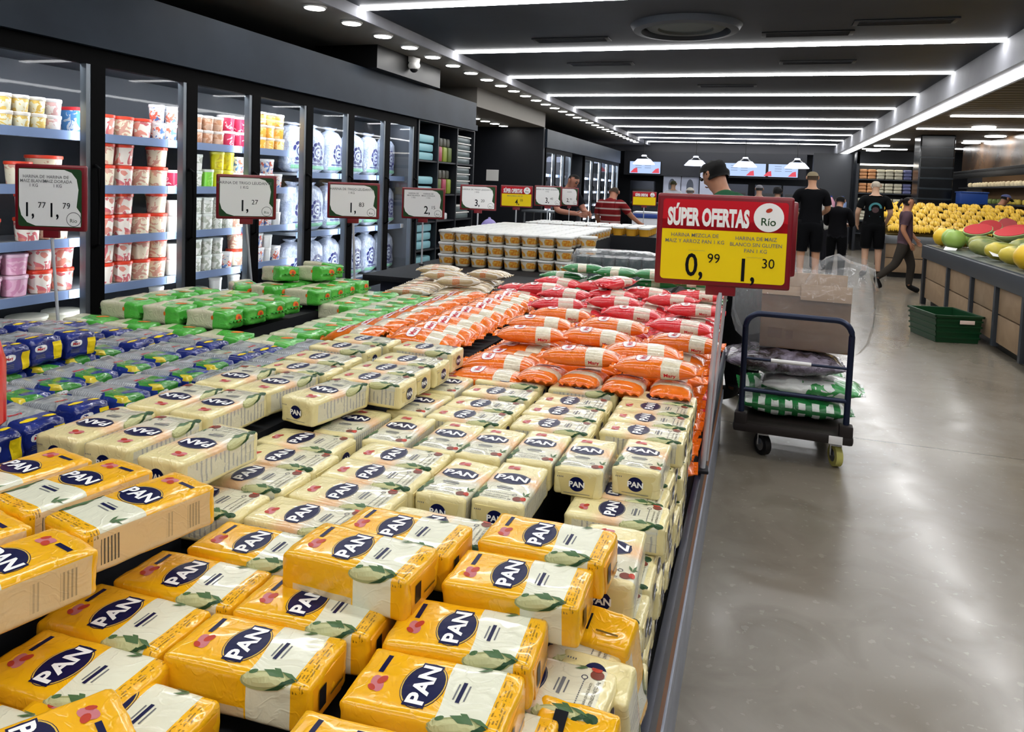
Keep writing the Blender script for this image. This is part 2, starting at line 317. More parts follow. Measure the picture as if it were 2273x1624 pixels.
# ---------------------------------------------------------------- freezers
M('frz_black', '#020203', .6, .06); M('frz_in', '#a4abb2', .6); M('frz_steel', '#7d838a', .3, .5, .8); M('frz_base', '#5d6773', .4, .5, .3)
M('rail', '#7f93b8', .3, .5, .3); M('tagwhite', '#eef0f2', .5); M('back_blue', '#31363e', .6)
GLASS = SHEER('freezer_glass', '#ffffff', 0.0, .02, 1.32, gl=.7)
TUBE = EM('freezer_tube', (.86, .93, 1, 1), K_FRZ)
def freezer(name, label, yb, shelves, ends=(1, 1), x0=-4.0, dep=.75, z0=.38, z1=2.2):
    o = em(name, (x0, yb[0], 0), 0, label, 'freezer'); Y0 = yb[0]; L = yb[-1]-Y0
    bm = nb(); box(bm, (-dep, 0, 0), (-dep+.04, L, z1+.05)); box(bm, (-dep, 0, 0), (-.06, L, z0-.02)); box(bm, (-dep, 0, z1), (-.06, L, z1+.05)); [box(bm, (-dep, e_*(L-.03), 0), (-.06, e_*(L-.03)+.03, z1)) for e_ in (0, 1) if ends[e_]]; mo('cabinet_shell', bm, M('back_blue'), o, smooth=None)
    bm = nb(); box(bm, (-.06, 0, 0), (.02, L, z0-.06), 0, .01); mo('kick_panel', bm, M('frz_base'), o)
    for i, (a, b) in enumerate(zip(yb, yb[1:])):
        a -= Y0; b -= Y0
        bm = nb(); w = .052
        box(bm, (-.06, a, z0-.06), (.0, a+w, z1+.05)); box(bm, (-.06, b-w, z0-.06), (0, b, z1+.05)); box(bm, (-.06, a+w, z1-.05), (0, b-w, z1+.05)); box(bm, (-.06, a+w, z0-.06), (0, b-w, z0+.03))
        d = mo('door', bm, M('frz_black'), o, smooth=None)
        bm = nb(); box(bm, (-.034, a+w, z0+.03), (-.026, b-w, z1-.05)); mo('glass_pane', bm, GLASS, d, smooth=None)
        bm = nb(); box(bm, (-.055, b-w-.035, z0+.03), (-.005, b-w, z1-.05)); mo('steel_edge', bm, M('frz_steel'), d, smooth=None)
        bm = nb(); tube(bm, [(0, b-.025, 1.0), (.035, b-.025, 1.02), (.035, b-.025, 1.5), (0, b-.025, 1.52)], .012); mo('handle', bm, M('frz_black'), d)
        bm = nb(); box(bm, (-.08, b-.014, z0+.05), (-.064, b-.001, z1-.06)); box(bm, (-.11, a+.06, z1-.022), (-.075, b-.06, z1-.003)); mo('light_tube', bm, TUBE, o, smooth=None)
        for z in shelves[i]:
            bm = nb(); box(bm, (-dep+.05, a+.01, z-.025), (-.14, b-.01, z)); s = mo('shelf', bm, M('frz_in'), o, smooth=None)
            bm = nb(); box(bm, (-.14, a+.01, z-.045), (-.13, b-.01, z+.012)); mo('price_rail', bm, M('rail'), s, smooth=None)
            if i % 2 == 0 or z < 1.5:
                bm = nb(); box(bm, (-.13, b-.10, z-.04), (-.127, b-.03, z+.008)); mo('price_tag', bm, M('tagwhite'), s, smooth=None)
    return o
YB = [2.18, 2.93, 3.684, 4.51, 5.25, 6.03, 6.78, 7.57, 8.30]
S4 = [.40, .71, 1.04, 1.38, 1.72]; S2 = [.40, .955, 1.53]
freezer('glass_door_freezer', 'black glass-door freezer at the left, shelves of tubs with red lids', YB[:5], [S4]*4, (1, 0))
freezer('glass_door_freezer', 'black glass-door freezer on the left wall, stocked mainly with ice bags', YB[4:], [[.40, .72, 1.04, 1.38, 1.72], S2, S2, S2], (0, 1))
# second bank, far left
YC = [14.15, 14.9, 15.65, 16.3]
freezer('glass_door_freezer', 'distant bright glass-door freezer just past the dark alcove wall', YC, [S4]*3)
freezer('glass_door_freezer', 'distant bright glass-door freezer farthest along the left wall', [17.6, 18.6, 19.6, 20.6, 21.6, 22.2], [S4]*5)
# open black shelving between freezer and alcove
o = em('open_shelving', (-4.0, 8.36, 0), 0, 'tall black open shelving with cyan packs right of the freezers', 'shelving')
bm = nb(); box(bm, (-.6, 0, 0), (-.56, 1.9, 2.26)); box(bm, (-.56, 0, 2.24), (0, 1.9, 2.26)); box(bm, (-.56, 0, 0), (0, 1.9, .12)); mo('case', bm, M('black'), o, smooth=None)
for y in (0, .6, 1.24, 1.88):
    bm = nb(); box(bm, (-.56, y, .12), (0, y+.03, 2.24)); mo('upright', bm, M('frz_dark', '#1b1f26', .4), o, smooth=None)
for z in (.3, .62, .98, 1.33, 1.76):
    bm = nb(); box(bm, (-.56, .03, z-.02), (-.01, 1.88, z)); mo('shelf', bm, M('frz_dark'), o, smooth=None)
def boxpack(name, s, c, bev=.012, mats=None, cat='pack'):
    bm = nb(); box(bm, (-s[0]/2, -s[1]/2, 0), (s[0]/2, s[1]/2, s[2]), 0, bev); return tag(mo(name, bm, mats or M(name+c, c, .4)), None, cat)
CY = Proto(boxpack('frozen_pack', (.4, .46, .1), '#8fc6d2', .03)); wr = M('frozen_pack#8fc6d2'); 
for li, (z, n) in enumerate(((1.762, 3), (1.332, 2), (.622, 3), (.302, 2), (.122, 1))):
    for k in range(n): CY.put((-4.24+R(-.01, .01), 8.69, z+.125*k if n < 3 else z+.112*k), (0, 0, 0), 'pale cyan pack on black shelving, %s from the top of the %s level' % (nth(n-1-k), nth(li, None, 'top')), 'cyan packs on the black shelving')
JB = {c: Proto(boxpack('jar_box', (.2, .13, .2), c, .02)) for c in ('#a63a52', '#8a9a2c', '#5d6f2a')}
JT = Proto(boxpack('glass_jar', (.1, .1, .12), '#5a5a52', .03, cat='jar')); WT = Proto(boxpack('white_cup', (.1, .1, .09), '#e6e8ea', .02, cat='cup'))
for li, z in enumerate((1.762, 1.332)):
    for k, c in enumerate(('#a63a52', '#8a9a2c', '#5d6f2a') if li == 0 else ('#5d6f2a', '#a63a52', '#8a9a2c')): JB[c].put((-4.14, 9.13+.165*k, z), (0, 0, 0), '%s box in the middle bay of black shelving, %s level' % ({'#a63a52': 'crimson', '#8a9a2c': 'yellow-green', '#5d6f2a': 'olive'}[c], ('top', 'second')[li]), 'boxes in the middle bay')
    for k in range(4): JT.put((-4.12, 9.1+.125*k, z+.202), (0, 0, 0), 'dim glass jar on the boxes of the %s middle shelf, %s from left' % (('top', 'second')[li], ORD[k]), 'jars in the middle bay')
for k in range(3): WT.put((-4.1, 9.12+.14*k, 1.205-.223), (0, 0, 0), 'white cup on a middle shelf of the black shelving, %s of three' % nth(k, 3, 'left', 'right'), 'white cups in the middle bay')
def tray():
    bm = nb(); box(bm, (-.2, -.25, 0), (.2, .25, .075), 0, .02); o = mo('plastic_tray', bm, M('tray_grey', '#5c6a6c', .3)); bm = nb(); box(bm, (-.21, -.26, .076), (.21, .26, .094), 0, .006); mo('lid', bm, M('white'), o); return tag(o, None, 'tray')
TR = Proto(tray())
for li, (z, n) in enumerate(((1.762, 4), (1.332, 4), (.982, 2), (.622, 2))):
    for k in range(n): TR.put((-4.23, 9.92, z+.098*k), (0, 0, 0), 'white-lidded grey tray on black shelving, %s from the top of the %s level' % (nth(n-1-k, None, 'first'), nth(li, None, 'top')), 'lidded trays in the right bay')
def rooted(o, body):                           # an Empty at the base parents the body and its other parts
    r = bpy.data.objects.new(o.name, None); COL.objects.link(r)
    nm = o.name
    for k in ('label', 'category', 'group'):
        if k in o: r[k] = o[k]; del o[k]
    ch = list(o.children); o.name = body; r.name = nm; o.parent = r
    for c in ch: c.parent = r
    return r
# ---------------------------------------------------------------- packs: shapes
def block_bm(L, Wd, H, r, cuts, seed, pil=.004, wr=.0012, taper=0):
    bm = nb(); bmesh.ops.create_cube(bm, size=1); bmesh.ops.subdivide_edges(bm, edges=bm.edges[:], cuts=cuts, use_grid_fill=True)
    D = Vector((L/2, Wd/2, H/2)); rnd = Vector((seed*7.3, seed*3.1, seed*1.7))
    for v in bm.verts:
        p = Vector([math.copysign((1-(1-abs(2*c))**1.6), c) for c in v.co])       # denser towards the edges
        q = Vector((p.x*D.x, p.y*D.y, p.z*D.z)); c = Vector([max(-d+r, min(d-r, a)) for a, d in zip(q, D)]); d = q-c
        if d.length > 1e-9: q = c+d.normalized()*r
        bx = 1-p.x**4; by = 1-p.y**4
        if abs(p.z) > .6: q.z += math.copysign(pil*bx*by, p.z)
        if abs(p.y) > .8: q.y += math.copysign(pil*.2*bx*(1-p.z**4), p.y)
        if taper: q.y *= 1-taper*max(0, abs(p.x)-.6); q.z *= 1-taper*max(0, abs(p.x)-.6)
        nz = noise.noise_vector(q*26+rnd)*wr+noise.noise_vector(q*70+rnd)*wr*.45
        q += nz*(.6+1.2*abs(p.x)**3)
        q.z += H/2; v.co = q
    for f in bm.faces: f.smooth = True
    bm.normal_update(); return bm
def film(name, colf, rough=.14, st=.35, sc=38, coat=.4):      # glossy wrinkled plastic film
    g = G(name, rough, .5, 0, coat); g.put(g.b.inputs['Base Color'], colf(g))
    a = g.noise(sc, 4, 1.2); b = g.noise(9, 2, .6); r_ = g.f('ABSOLUTE', g.f('SUBTRACT', g.noise(16, 2, 1.6), .5)); g.bump(g.add(g.add(g.mul(a, .32), b), g.mul(g.ramp(r_, .05, 0), .14)), st*1.1, .008); g.b.inputs['Coat Roughness'].default_value = .05; MATS[name] = g.m; return g.m
INK = {k: M('ink_'+k, c, .3, .16, 0, 0) for k, c in dict(navy='#0b1240', white='#f2f2f0', ring='#d9b54a', black='#17181c', grey='#6d6f72', red='#b8402f', rose='#c4757a', green='#2c4a2e', corn='#a3a672', corn2='#c6c694', leaf='#4d6b45', brown='#7a3f33', gold='#6e5310', rd='#c2202c', yel='#f2d31c', org='#e8742a', blue='#1d3a94').items()}
IK = list(INK); IM = list(INK.values())
def ik(k): return 1+IK.index(k)
PL, PW, PH = .214, .1095, .0645                                # flour bag
def pan_yellow(g):
    u = g.f('MULTIPLY_ADD', g.x, 1/PL, .5); wob = g.mul(g.f('SINE', g.mul(g.y, 40)), .02)
    white = g.mul(g.gt(g.add(u, wob), .575), g.lt(u, .885))
    c = g.mix(white, '#f2b416', '#e0e0c8')
    low = g.mul(g.lt(g.y, -PW/2+.004), g.mul(g.lt(g.z, .019), g.btw(u, .1, .58))); c = g.mix(low, c, '#dcc69c')
    side = g.mul(g.gt(g.y, PW/2-.003), g.mul(g.btw(u, .05, .93), g.lt(g.z, PH-.006))); c = g.mix(side, c, '#e0c08e')
    wv = g.gt(g.wave(60, 'X', 0), .6)
    bars = g.mul(side, g.mul(g.add(g.mul(g.btw(u, .14, .24), .45), g.add(g.mul(g.btw(u, .36, .41), .3), g.mul(g.btw(u, .75, .88), .9))), g.mul(g.btw(g.z, .012, .05), g.add(wv, .2)))); c = g.mix(bars, c, '#4a4640')
    gold = g.mul(g.btw(u, .885, .965), g.gt(g.z, PH-.012)); tx = g.gt(g.noise(160, 2), .52); tx = g.mul(tx, g.gt(g.wave(75, 'X', 0), .45)); c = g.mix(g.mul(gold, g.mul(tx, .8)), c, '#7c5c12')
    return c
def pan_cream(g):
    u = g.f('MULTIPLY_ADD', g.x, 1/PL, .5); top = g.gt(g.z, PH-.016)
    pk = g.mul(g.ramp(g.f('SUBTRACT', .22, g.f('ABSOLUTE', g.f('SUBTRACT', u, .47))), 0, .14), g.ramp(g.f('ABSOLUTE', g.y), .0, .04))
    c = g.mix(g.mul(g.mul(pk, .62), top), '#e8dba2', '#eaae8c')
    wh = g.mul(g.ramp(u, .5, .6), g.mul(g.lt(u, .93), top)); c = g.mix(g.mul(wh, .75), c, '#d2d3c2')
    sd = g.gt(g.f('ABSOLUTE', g.y), PW/2-.003); inn = g.mul(g.btw(u, .08, .92), g.btw(g.z, .010, .054))
    c = g.mix(g.mul(g.mul(sd, inn), .6), c, '#cfd0c8')
    ln = g.mul(g.mul(g.gt(g.y, PW/2-.003), inn), g.gt(g.wave(34, 'X', .6), .62)); c = g.mix(g.mul(ln, .55), c, '#7f7f84')
    l2 = g.mul(g.mul(g.lt(g.y, -PW/2+.003), inn), g.mul(g.gt(g.wave(26, 'X', 2.5), .75), g.gt(g.noise(30, 1), .5))); c = g.mix(g.mul(l2, .5), c, '#6d748c')
    return c
FY = film('flour_yellow_film', pan_yellow, .2, .3); FC = film('flour_cream_film', pan_cream, .2, .34)
def flour(kind, seed):
    H = PH; bm = block_bm(PL, PW, H, .0085, 15, seed, .0022, .0016); bv = BVHTree.FromBMesh(bm)
    h = lambda o: hug(bv, PW, H, o); q = lambda u: (u-.5)*PL
    cy_ = -.003; me = .009; Ye = kind == 'yellow'
    def P(p, o, k, m=me): prn(bm, p, h(o), ik(k), m)
    lx = q(.44); P(ell(lx, cy_, .0288, .0402), .0004, 'navy'); P(ell(lx, cy_, .0278, .0392), .00055, 'ring' if Ye else 'grey'); P(ell(lx, cy_, .0262, .0372), .0007, 'navy')
    t = text('PAN', .062, 1.10); P(xf(t, (lx-.001, cy_), .0262, pi/2), .0010, 'navy', .012); t = text('PAN', .034, 1.13); P(xf(t, (lx-.001, cy_), .0235, pi/2), .0014, 'white', .012)
    P(rect(q(.665), cy_-.018, q(.69), cy_+.018), .0005, 'navy' if Ye else 'grey', .02)
    for s in (.642, .708): P(rect(q(s), cy_-.014, q(s)+.0022, cy_+.014), .0005, 'grey', .02)
    if Ye: P(rect(q(.125), .004, q(.158), .038), .0005, 'navy', .02)
    # soft red patch near the head of the pack (plain shape)
    P(ell(q(.165), -.016, .0085, .015, 14, .5), .0005, 'rose'); P(ell(q(.185), -.009, .0055, .0085, 12, -.4), .0008, 'red'); P(ell(q(.145), -.024, .004, .007, 10, .9), .0008, 'red')
    # corn cob on the near corner, folding over the edge
    c0 = (q(.74), -.052)
    P(ell(c0[0]-.004, c0[1]-.004, .037, .0145, 22, .2), .0006, 'corn'); P(ell(c0[0]-.008, c0[1]-.004, .030, .0105, 20, .2), .0010, 'corn2')
    P(poly([(c0[0]-.006, c0[1]-.0185), (c0[0]+.014, c0[1]-.0135), (c0[0]+.035, c0[1]+.002), (c0[0]+.028, c0[1]+.006), (c0[0]+.014, c0[1]-.008)]), .0012, 'green'); P(poly([(c0[0]+.010, c0[1]+.012), (c0[0]+.022, c0[1]+.006), (c0[0]+.038, c0[1]+.004), (c0[0]+.024, c0[1]+.012)]), .0013, 'leaf')
    for a, l, b in ((2.5, .026, 0), (2.85, .034, 0)): P(poly([(c0[0]+.018, c0[1]+.004), (c0[0]+.018+l*.6*cos(a), c0[1]+.004+l*.6*sin(a)+.003), (c0[0]+.018+l*cos(a), c0[1]+l*sin(a)), (c0[0]+.018+l*.6*cos(a), c0[1]+l*.6*sin(a)-.003)]), .0013, 'leaf')
    for a, l in ((2.4, .02), (2.9, .028), (3.5, .02)): P(poly([(q(.80), .046), (q(.80)+l*.5*cos(a), .046+l*.5*sin(a)+.0025), (q(.80)+l*cos(a), .046+l*sin(a)), (q(.80)+l*.5*cos(a), .046+l*.5*sin(a)-.0025)]), .0012, 'leaf')
    if Ye:
        P(ell(q(.62), -.048, .006, .003, 10, .5), .0012, 'leaf')
    else:
        P(ell(q(.875), .036, .010, .010, 14), .0008, 'brown'); P(ell(q(.86), .047, .008, .006, 12), .0011, 'red'); P(ell(q(.93), -.050, .010, .009, 12), .0013, 'green')
        t = text('CONTENIDO NETO 1kg', .0, .9); P(xf(t, (q(.895), -.008), .0048, pi/2), .0006, 'black', .05)
        t = text('HARINA DE MAIZ BLANCO', .0, .85); P(xf(t, (q(.855), -.008), .0036, pi/2), .0006, 'black', .05)
        for k in range(14): P(rect(q(.80)+.0, -.036+k*.0042, q(.80)+.0018, -.036+k*.0042+.0028), .0006, 'grey', .05)
        P(ring2(q(.80), .026, .0048, .0048, .0012, 14), .0006, 'navy', .02)
    o = mo('flour_bag', bm, [FY if Ye else FC]+IM, smooth=None); tag(o, None, 'flour bag')
    fm = M('flap_yellow', '#e8a019', .25, .5, 0, .3) if Ye else M('flap_cream', '#dccb8c', .25, .5, 0, .3)
    for s in (1, -1):
        bm = nb(); a, b, z0, z1 = PW/2-.010, PW/2-.019, .004, H-.010
        box(bm, (s*(PL/2-.004)-.0025, -a, z0), (s*(PL/2-.004)+.0052, a, z1), 0, .0024)
        for v in bm.verts:
            if v.co.z < .02: v.co.y *= b/a
            v.co.x += s*.002*(noise.noise(v.co*40+Vector((seed, s, 0))))
        xx = s*(PL/2+.0021); f = flat((xx, 0, 0), (0, s, 0), (0, 0, 1))
        p = lambda d: flat((xx+s*d, 0, 0), (0, s, 0), (0, 0, 1))
        if not Ye:
            prn(bm, ell(0, .032, .0175, .0165), p(.0006), ik('navy')); prn(bm, xf(text('PAN', .035, 1.1), (0, .032), .0125), p(.0010), ik('white'))
            prn(bm, rect(-.03, .010, .03, .0112), p(.0006), ik('grey'))
            for k in range(4): prn(bm, rect(-.045+k*.004, .044, -.0432+k*.004, .047), p(.0006), ik('grey'))
        else:
            prn(bm, rect(-.03, .018, -.012, .046), p(.0006), ik('black')); prn(bm, rect(0, .02, .035, .023), p(.0006), ik('gold'))
        mo('end_flap', bm, [fm]+IM, o, smooth=.5)
    return rooted(o, 'bag_body')
FL = {k: [Proto(flour(k, s)) for s in ((1, 2, 3))] for k in ('yellow', 'cream')}
# pillow bags (rice, sugar): soft body, crimped ends
def pillow_bm(L, Wd, H, seed, nx=22, nt=18, wr=.002, p=3.2):
    rings = []; rnd = Vector((seed*5.1, seed*2.3, seed))
    for i in range(nx+1):
        s = -1+2*i/nx; s = math.copysign(1-(1-abs(s))**1.25, s); e = 1-abs(s)**p; b = max(.0025, H/2*e**.62); a = Wd/2*(1-.10*abs(s)**4+.0); ring = []
        for k in range(nt):
            t = 2*pi*k/nt; ct, st = cos(t), sin(t); pw = 2.6; q = 1/((abs(ct)**pw+abs(st)**pw)**(1/pw)); v = Vector((s*L/2, a*q*ct, b*q*st+H/2*.94))
            v += noise.noise_vector(v*22+rnd)*wr*(e+.25); ring.append(v)
        rings.append(ring)
    bm = nb(); loftr(bm, rings)
    for f in bm.faces: f.smooth = True
    bm.normal_update(); return bm
def fin(L, Wd, H, s, mat, par, seed):
    bm = nb(); n = 14; rings = []
    for i in range(3):
        x = s*(L/2-.004+i*.009)
        rings.append([Vector((x+.001*noise.noise(Vector((k, i, seed))), (k/n-.5)*Wd*.9, H/2*.94+.0035*sin(k*1.9+seed)*(.5+i*.5)+d)) for k, d in [(k, .0013) for k in range(n+1)]+[(k, -.0013) for k in range(n, -1, -1)]])
    loftr(bm, rings); mo('sealed_end', bm, mat, par)
def hug2(bv, off):                             # project straight down onto a pillow; beyond the side, project sideways
    def fn(x, y):
        h = bv.ray_cast(Vector((x, y, .5)), Vector((0, 0, -1)))
        if h[0] is None: h = bv.find_nearest(Vector((x, y, .03)))
        return h[0]+h[1]*off
    return fn
def hugs(bv, off, sgn):
    def fn(x, z):
        h = bv.ray_cast(Vector((x, sgn*.5, z)), Vector((0, -sgn, 0)))
        if h[0] is None: h = bv.find_nearest(Vector((x, sgn*.06, z)))
        return h[0]+h[1]*off
    return fn
def rice(name, L, Wd, H, film_m, seed, plate=True, band=(.08, .30), inkc='rd', cat='rice bag', word='Mary'):
    bm = pillow_bm(L, Wd, H, seed); bv = BVHTree.FromBMesh(bm)
    if plate:
        px, py = -L*.17, .0
        prn(bm, ell(px, py, .0235, .042, 24, .06, 4), hug2(bv, .0008), ik(inkc), .012); prn(bm, ell(px, py, .0215, .040, 24, .06, 4), hug2(bv, .0012), ik('white'), .012)
        prn(bm, xf(text(word, .03, 1.0), (px, py), .021, pi/2+.06), hug2(bv, .0017), ik(inkc), .012)
    if band:
        for sg in (-1, 1): prn(bm, xf(text(word, .02, 1.2 if sg < 0 else -1.2), (L*(band[0]+band[1])/2, H*.36), .011), hugs(bv, .0012, sg), ik(inkc), .012)
    o = tag(mo(name, bm, [film_m]+IM, smooth=None), None, cat); fin(L, Wd, H, 1, film_m, o, seed); fin(L, Wd, H, -1, film_m, o, seed+3); return rooted(o, 'bag_body')
def band_film(nm, base, bandc, lo, hi, L, dark=None, extra=None):
    def f(g):
        u = g.f('MULTIPLY', g.x, 1/L); c = g.mix(g.mul(g.ramp(g.noise(14, 3), .35, .7), .35), base, dark or base)
        gr = g.noise(130, 2); c2 = g.mix(g.mul(g.gt(gr, .55), .3), bandc, '#b8ad92'); c = g.mix(g.btw(u, lo, hi), c, c2)
        if extra: c = extra(g, u, c)
        return c
    return film(nm, f, .17, .55, 26, .5)
RL, RW, RH = .258, .130, .062
OR_ = band_film('rice_orange_film', '#f47a1c', '#ded6bc', .08, .30, RL, '#d8560e'); RE_ = band_film('rice_red_film', '#e03a40', '#ddd3c0', .02, .30, RL, '#c8202c', lambda g, u, c: g.mix(g.mul(g.btw(u, -.02, .34), g.mul(g.gt(g.wave(9, 'Y', 1), .8), .4)), c, '#e05a58'))
GW_ = band_film('rice_green_film', '#2f8a4a', '#dcd8c0', -.14, .06, RL, '#1c6a38', lambda g, u, c: g.mix(g.mul(g.gt(g.wave(16, 'Y', 2.5), .72), .7), c, '#bcd6bc'))
BE_ = band_film('clear_beige_film', '#c3ad86', '#c07a4c', -.12, .02, .30, '#9c8862', lambda g, u, c: g.mix(g.mul(g.gt(g.wave(14, 'Y', 3), .82), .8), c, '#e6e2d8'))
RB = {k: [Proto(rice(nm, RL, RW, RH, m, s, pl, bd)) for s in (1, 2, 3)] for k, nm, m, pl, bd in (('orange', 'rice_bag', OR_, True, (.08, .30)), ('red', 'rice_bag', RE_, True, (.02, .3)), ('green', 'rice_bag', GW_, False, None), ('beige', 'grain_bag', BE_, False, None))}
# wrinkled block bags: navy/silver and bright green
NL, NW, NH = .206, .112, .082
def navy_col(g):
    top = g.gt(g.z, NH-.012); u = g.f('MULTIPLY_ADD', g.x, 1/NL, .5)
    c = g.mix(g.ramp(g.noise(10, 3), .35, .7), '#16205e', '#24368c'); wn = g.mul(top, g.lt(u, .66)); c = g.mix(wn, c, g.mix(g.ramp(g.noise(20, 3, 1), .4, .7), '#8f9496', '#b9bcba'))
    sd = g.mul(g.lt(g.y, -NW/2+.010), g.btw(u, .05, .55)); c = g.mix(sd, c, '#9fa3a6'); ln = g.mul(sd, g.gt(g.wave(40, 'X', .4), .7)); c = g.mix(g.mul(ln, .5), c, '#5a5e66')
    return c
def navyg_col(g):
    top = g.gt(g.z, NH-.012); u = g.f('MULTIPLY_ADD', g.x, 1/NL, .5); n = g.noise(9, 2, .5)
    c = g.mix(g.ramp(g.noise(10, 3), .35, .7), '#182868', '#2b48a4'); c = g.mix(g.mul(top, g.lt(u, .56)), c, '#9a9fa2')
    gr = g.mul(g.gt(u, .55), g.mul(g.gt(n, .46), g.btw(g.y, -.05, .03))); c = g.mix(gr, c, '#3c8a34'); c = g.mix(g.mul(g.gt(u, .5), g.mul(g.gt(n, .58), top)), c, '#d6c22e')
    sd = g.mul(g.lt(g.y, -NW/2+.010), g.btw(u, .1, .6)); c = g.mix(sd, c, '#b4b7ba'); ln = g.mul(sd, g.gt(g.wave(40, 'X', .4), .7)); c = g.mix(g.mul(ln, .5), c, '#5a5e66')
    return c
def green_col(g):
    u = g.f('MULTIPLY_ADD', g.x, 1/.2, .5); c = g.mix(g.ramp(g.noise(12, 3), .35, .7), '#46a63a', '#5cc24a'); cr = g.mul(g.lt(g.y, -.048), g.lt(u, .66)); c = g.mix(cr, c, '#d6d2b4')
    c = g.mix(g.mul(g.mul(g.gt(g.z, .064), g.lt(g.add(u, g.mul(g.y, 2)), .36)), .9), c, '#d6d2b4'); return c
def navy(seed, kind):
    bm = block_bm(NL, NW, NH, .014, 11, seed+20, .003, .0045, .12); bv = BVHTree.FromBMesh(bm); h = lambda o: hug(bv, NW, NH, o)
    def e(p, o, k): # print on the front (+x) end
        def fn(y, z):
            r = bv.ray_cast(Vector((.5, y, z)), Vector((-1, 0, 0)))
            if r[0] is None: r = bv.find_nearest(Vector((NL/2, y, z)))
            return r[0]+r[1]*o
        prn(bm, p, fn, ik(k), .012)
    def t(p, o, k): prn(bm, p, h(o), ik(k), .012)
    if kind == 'a':
        e(ell(-.022, .053, .021, .0105, 18, 0, 3), .001, 'white'); e(xf(text('Mary', .03), (-.022, .053), .0095), .0016, 'rd'); e(rect(.018, .012, .046, .066), .001, 'yel')
        for k in range(3): e(rect(-.04, .032-k*.005, -.008, .034-k*.005), .001, 'grey')
        t(ell(.062, -.02, .010, .022, 16), .001, 'yel'); t(ell(.066, .03, .008, .018, 14), .001, 'yel')
    else: e(ell(-.03, .056, .019, .0115, 18, 0, 3), .001, 'white'); e(xf(text('Mary', .03), (-.03, .056), .009), .0016, 'rd')
    t(xf(text('Mary', .03, 1), (-.0, -.012), .012, pi/2), .001, 'rd'); t(rect(-.07, -.03, -.064, .03), .001, 'grey'); t(rect(-.056, -.024, -.051, .02), .001, 'grey')
    o = tag(mo('pasta_bag', bm, [film('navy_film', navy_col, .22, .7, 24) if kind == 'a' and 'navy_film' not in MATS else MATS.get('navy_film') if kind == 'a' else (MATS.get('navyg_film') or film('navyg_film', navyg_col, .22, .7, 24))]+IM, smooth=None), None, 'grocery bag')
    fin(NL, NW*.9, NH, -1, M('fin_navy', '#1b2a70', .25), o, seed); return rooted(o, 'bag_body')
def green(seed):
    bm = block_bm(.2, .12, .074, .013, 11, seed+40, .003, .0035, .08); bv = BVHTree.FromBMesh(bm); h = lambda o: hug(bv, .12, .074, o)
    def e(p, o, k):
        def fn(y, z):
            r = bv.ray_cast(Vector((.5, y, z)), Vector((-1, 0, 0)))
            if r[0] is None: r = bv.find_nearest(Vector((.1, y, z)))
            return r[0]+r[1]*o
        prn(bm, p, fn, ik(k), .012)
    e(ell(.012, .042, .018, .017), .0025, 'org'); e(ell(.014, .043, .008, .008), .0035, 'red'); prn(bm, ell(.04, .02, .026, .012, 18, .5), h(.001), ik('org'), .012); prn(bm, ell(.03, -.085, .006, .009, 12), h(.001), ik('org'), .012)
    o = tag(mo('snack_bag', bm, [MATS.get('green_film') or film('green_film', green_col, .22, .6, 26)]+IM, smooth=None), None, 'grocery bag'); fin(.2, .105, .074, -1, M('fin_green', '#3f9a38', .25), o, seed); fin(.2, .105, .074, 1, M('fin_green'), o, seed+2); return rooted(o, 'bag_body')
NV = {k: [Proto(navy(s, k)) for s in (1, 2)] for k in 'ab'}; GB = [Proto(green(s)) for s in (1, 2, 3)]
# ---------------------------------------------------------------- display bin and the bags piled on it
M('bin_wood', '#8a5a38', .5, .4); M('bin_rail', '#23283a', .35, .5); M('bin_grey', '#8f95a2', .35, .5, .4); M('bin_dark', '#15171c', .6, .3)
g = G('bin_kick', .35, .5, .2); g.col(g.mix(g.ramp(g.noise(4, 4), .35, .7), '#7c8290', '#9aa0ad')); MATS['bin_kick'] = g.m
bn = em('display_bin', (0, 0, 0), 0, 'long low display bin heaped with flour and rice bags along the aisle', 'display bin')
XR, XL, YA, YB_ = -.152, -2.78, .1, 4.62
for nm, x0, x1, z0, z1, m in (('kick_panel', XR, XR+.012, 0, .25, 'bin_kick'), ('metal_strip', XR, XR+.018, .25, .31, 'bin_grey'), ('wood_panel', XR, XR+.012, .31, .45, 'bin_wood'), ('top_rail', XR, XR+.02, .45, .54, 'bin_rail')):
    bm = nb(); box(bm, (x0, YA, z0), (x1, YB_, z1), 0, .003); mo(nm, bm, M(m), bn)
bm = nb(); box(bm, (XL-.02, YA, 0), (XL, YB_, .78)); box(bm, (XL, YA-.02, 0), (XR, YA, .54)); box(bm, (XL, YB_, 0), (XR, YB_+.02, .54)); mo('side_wall', bm, M('bin_dark'), bn, smooth=None)
bm = nb(); box(bm, (XL, YA, .46), (XR, YB_, .50)); mo('deck', bm, M('bin_dark'), bn, smooth=None)
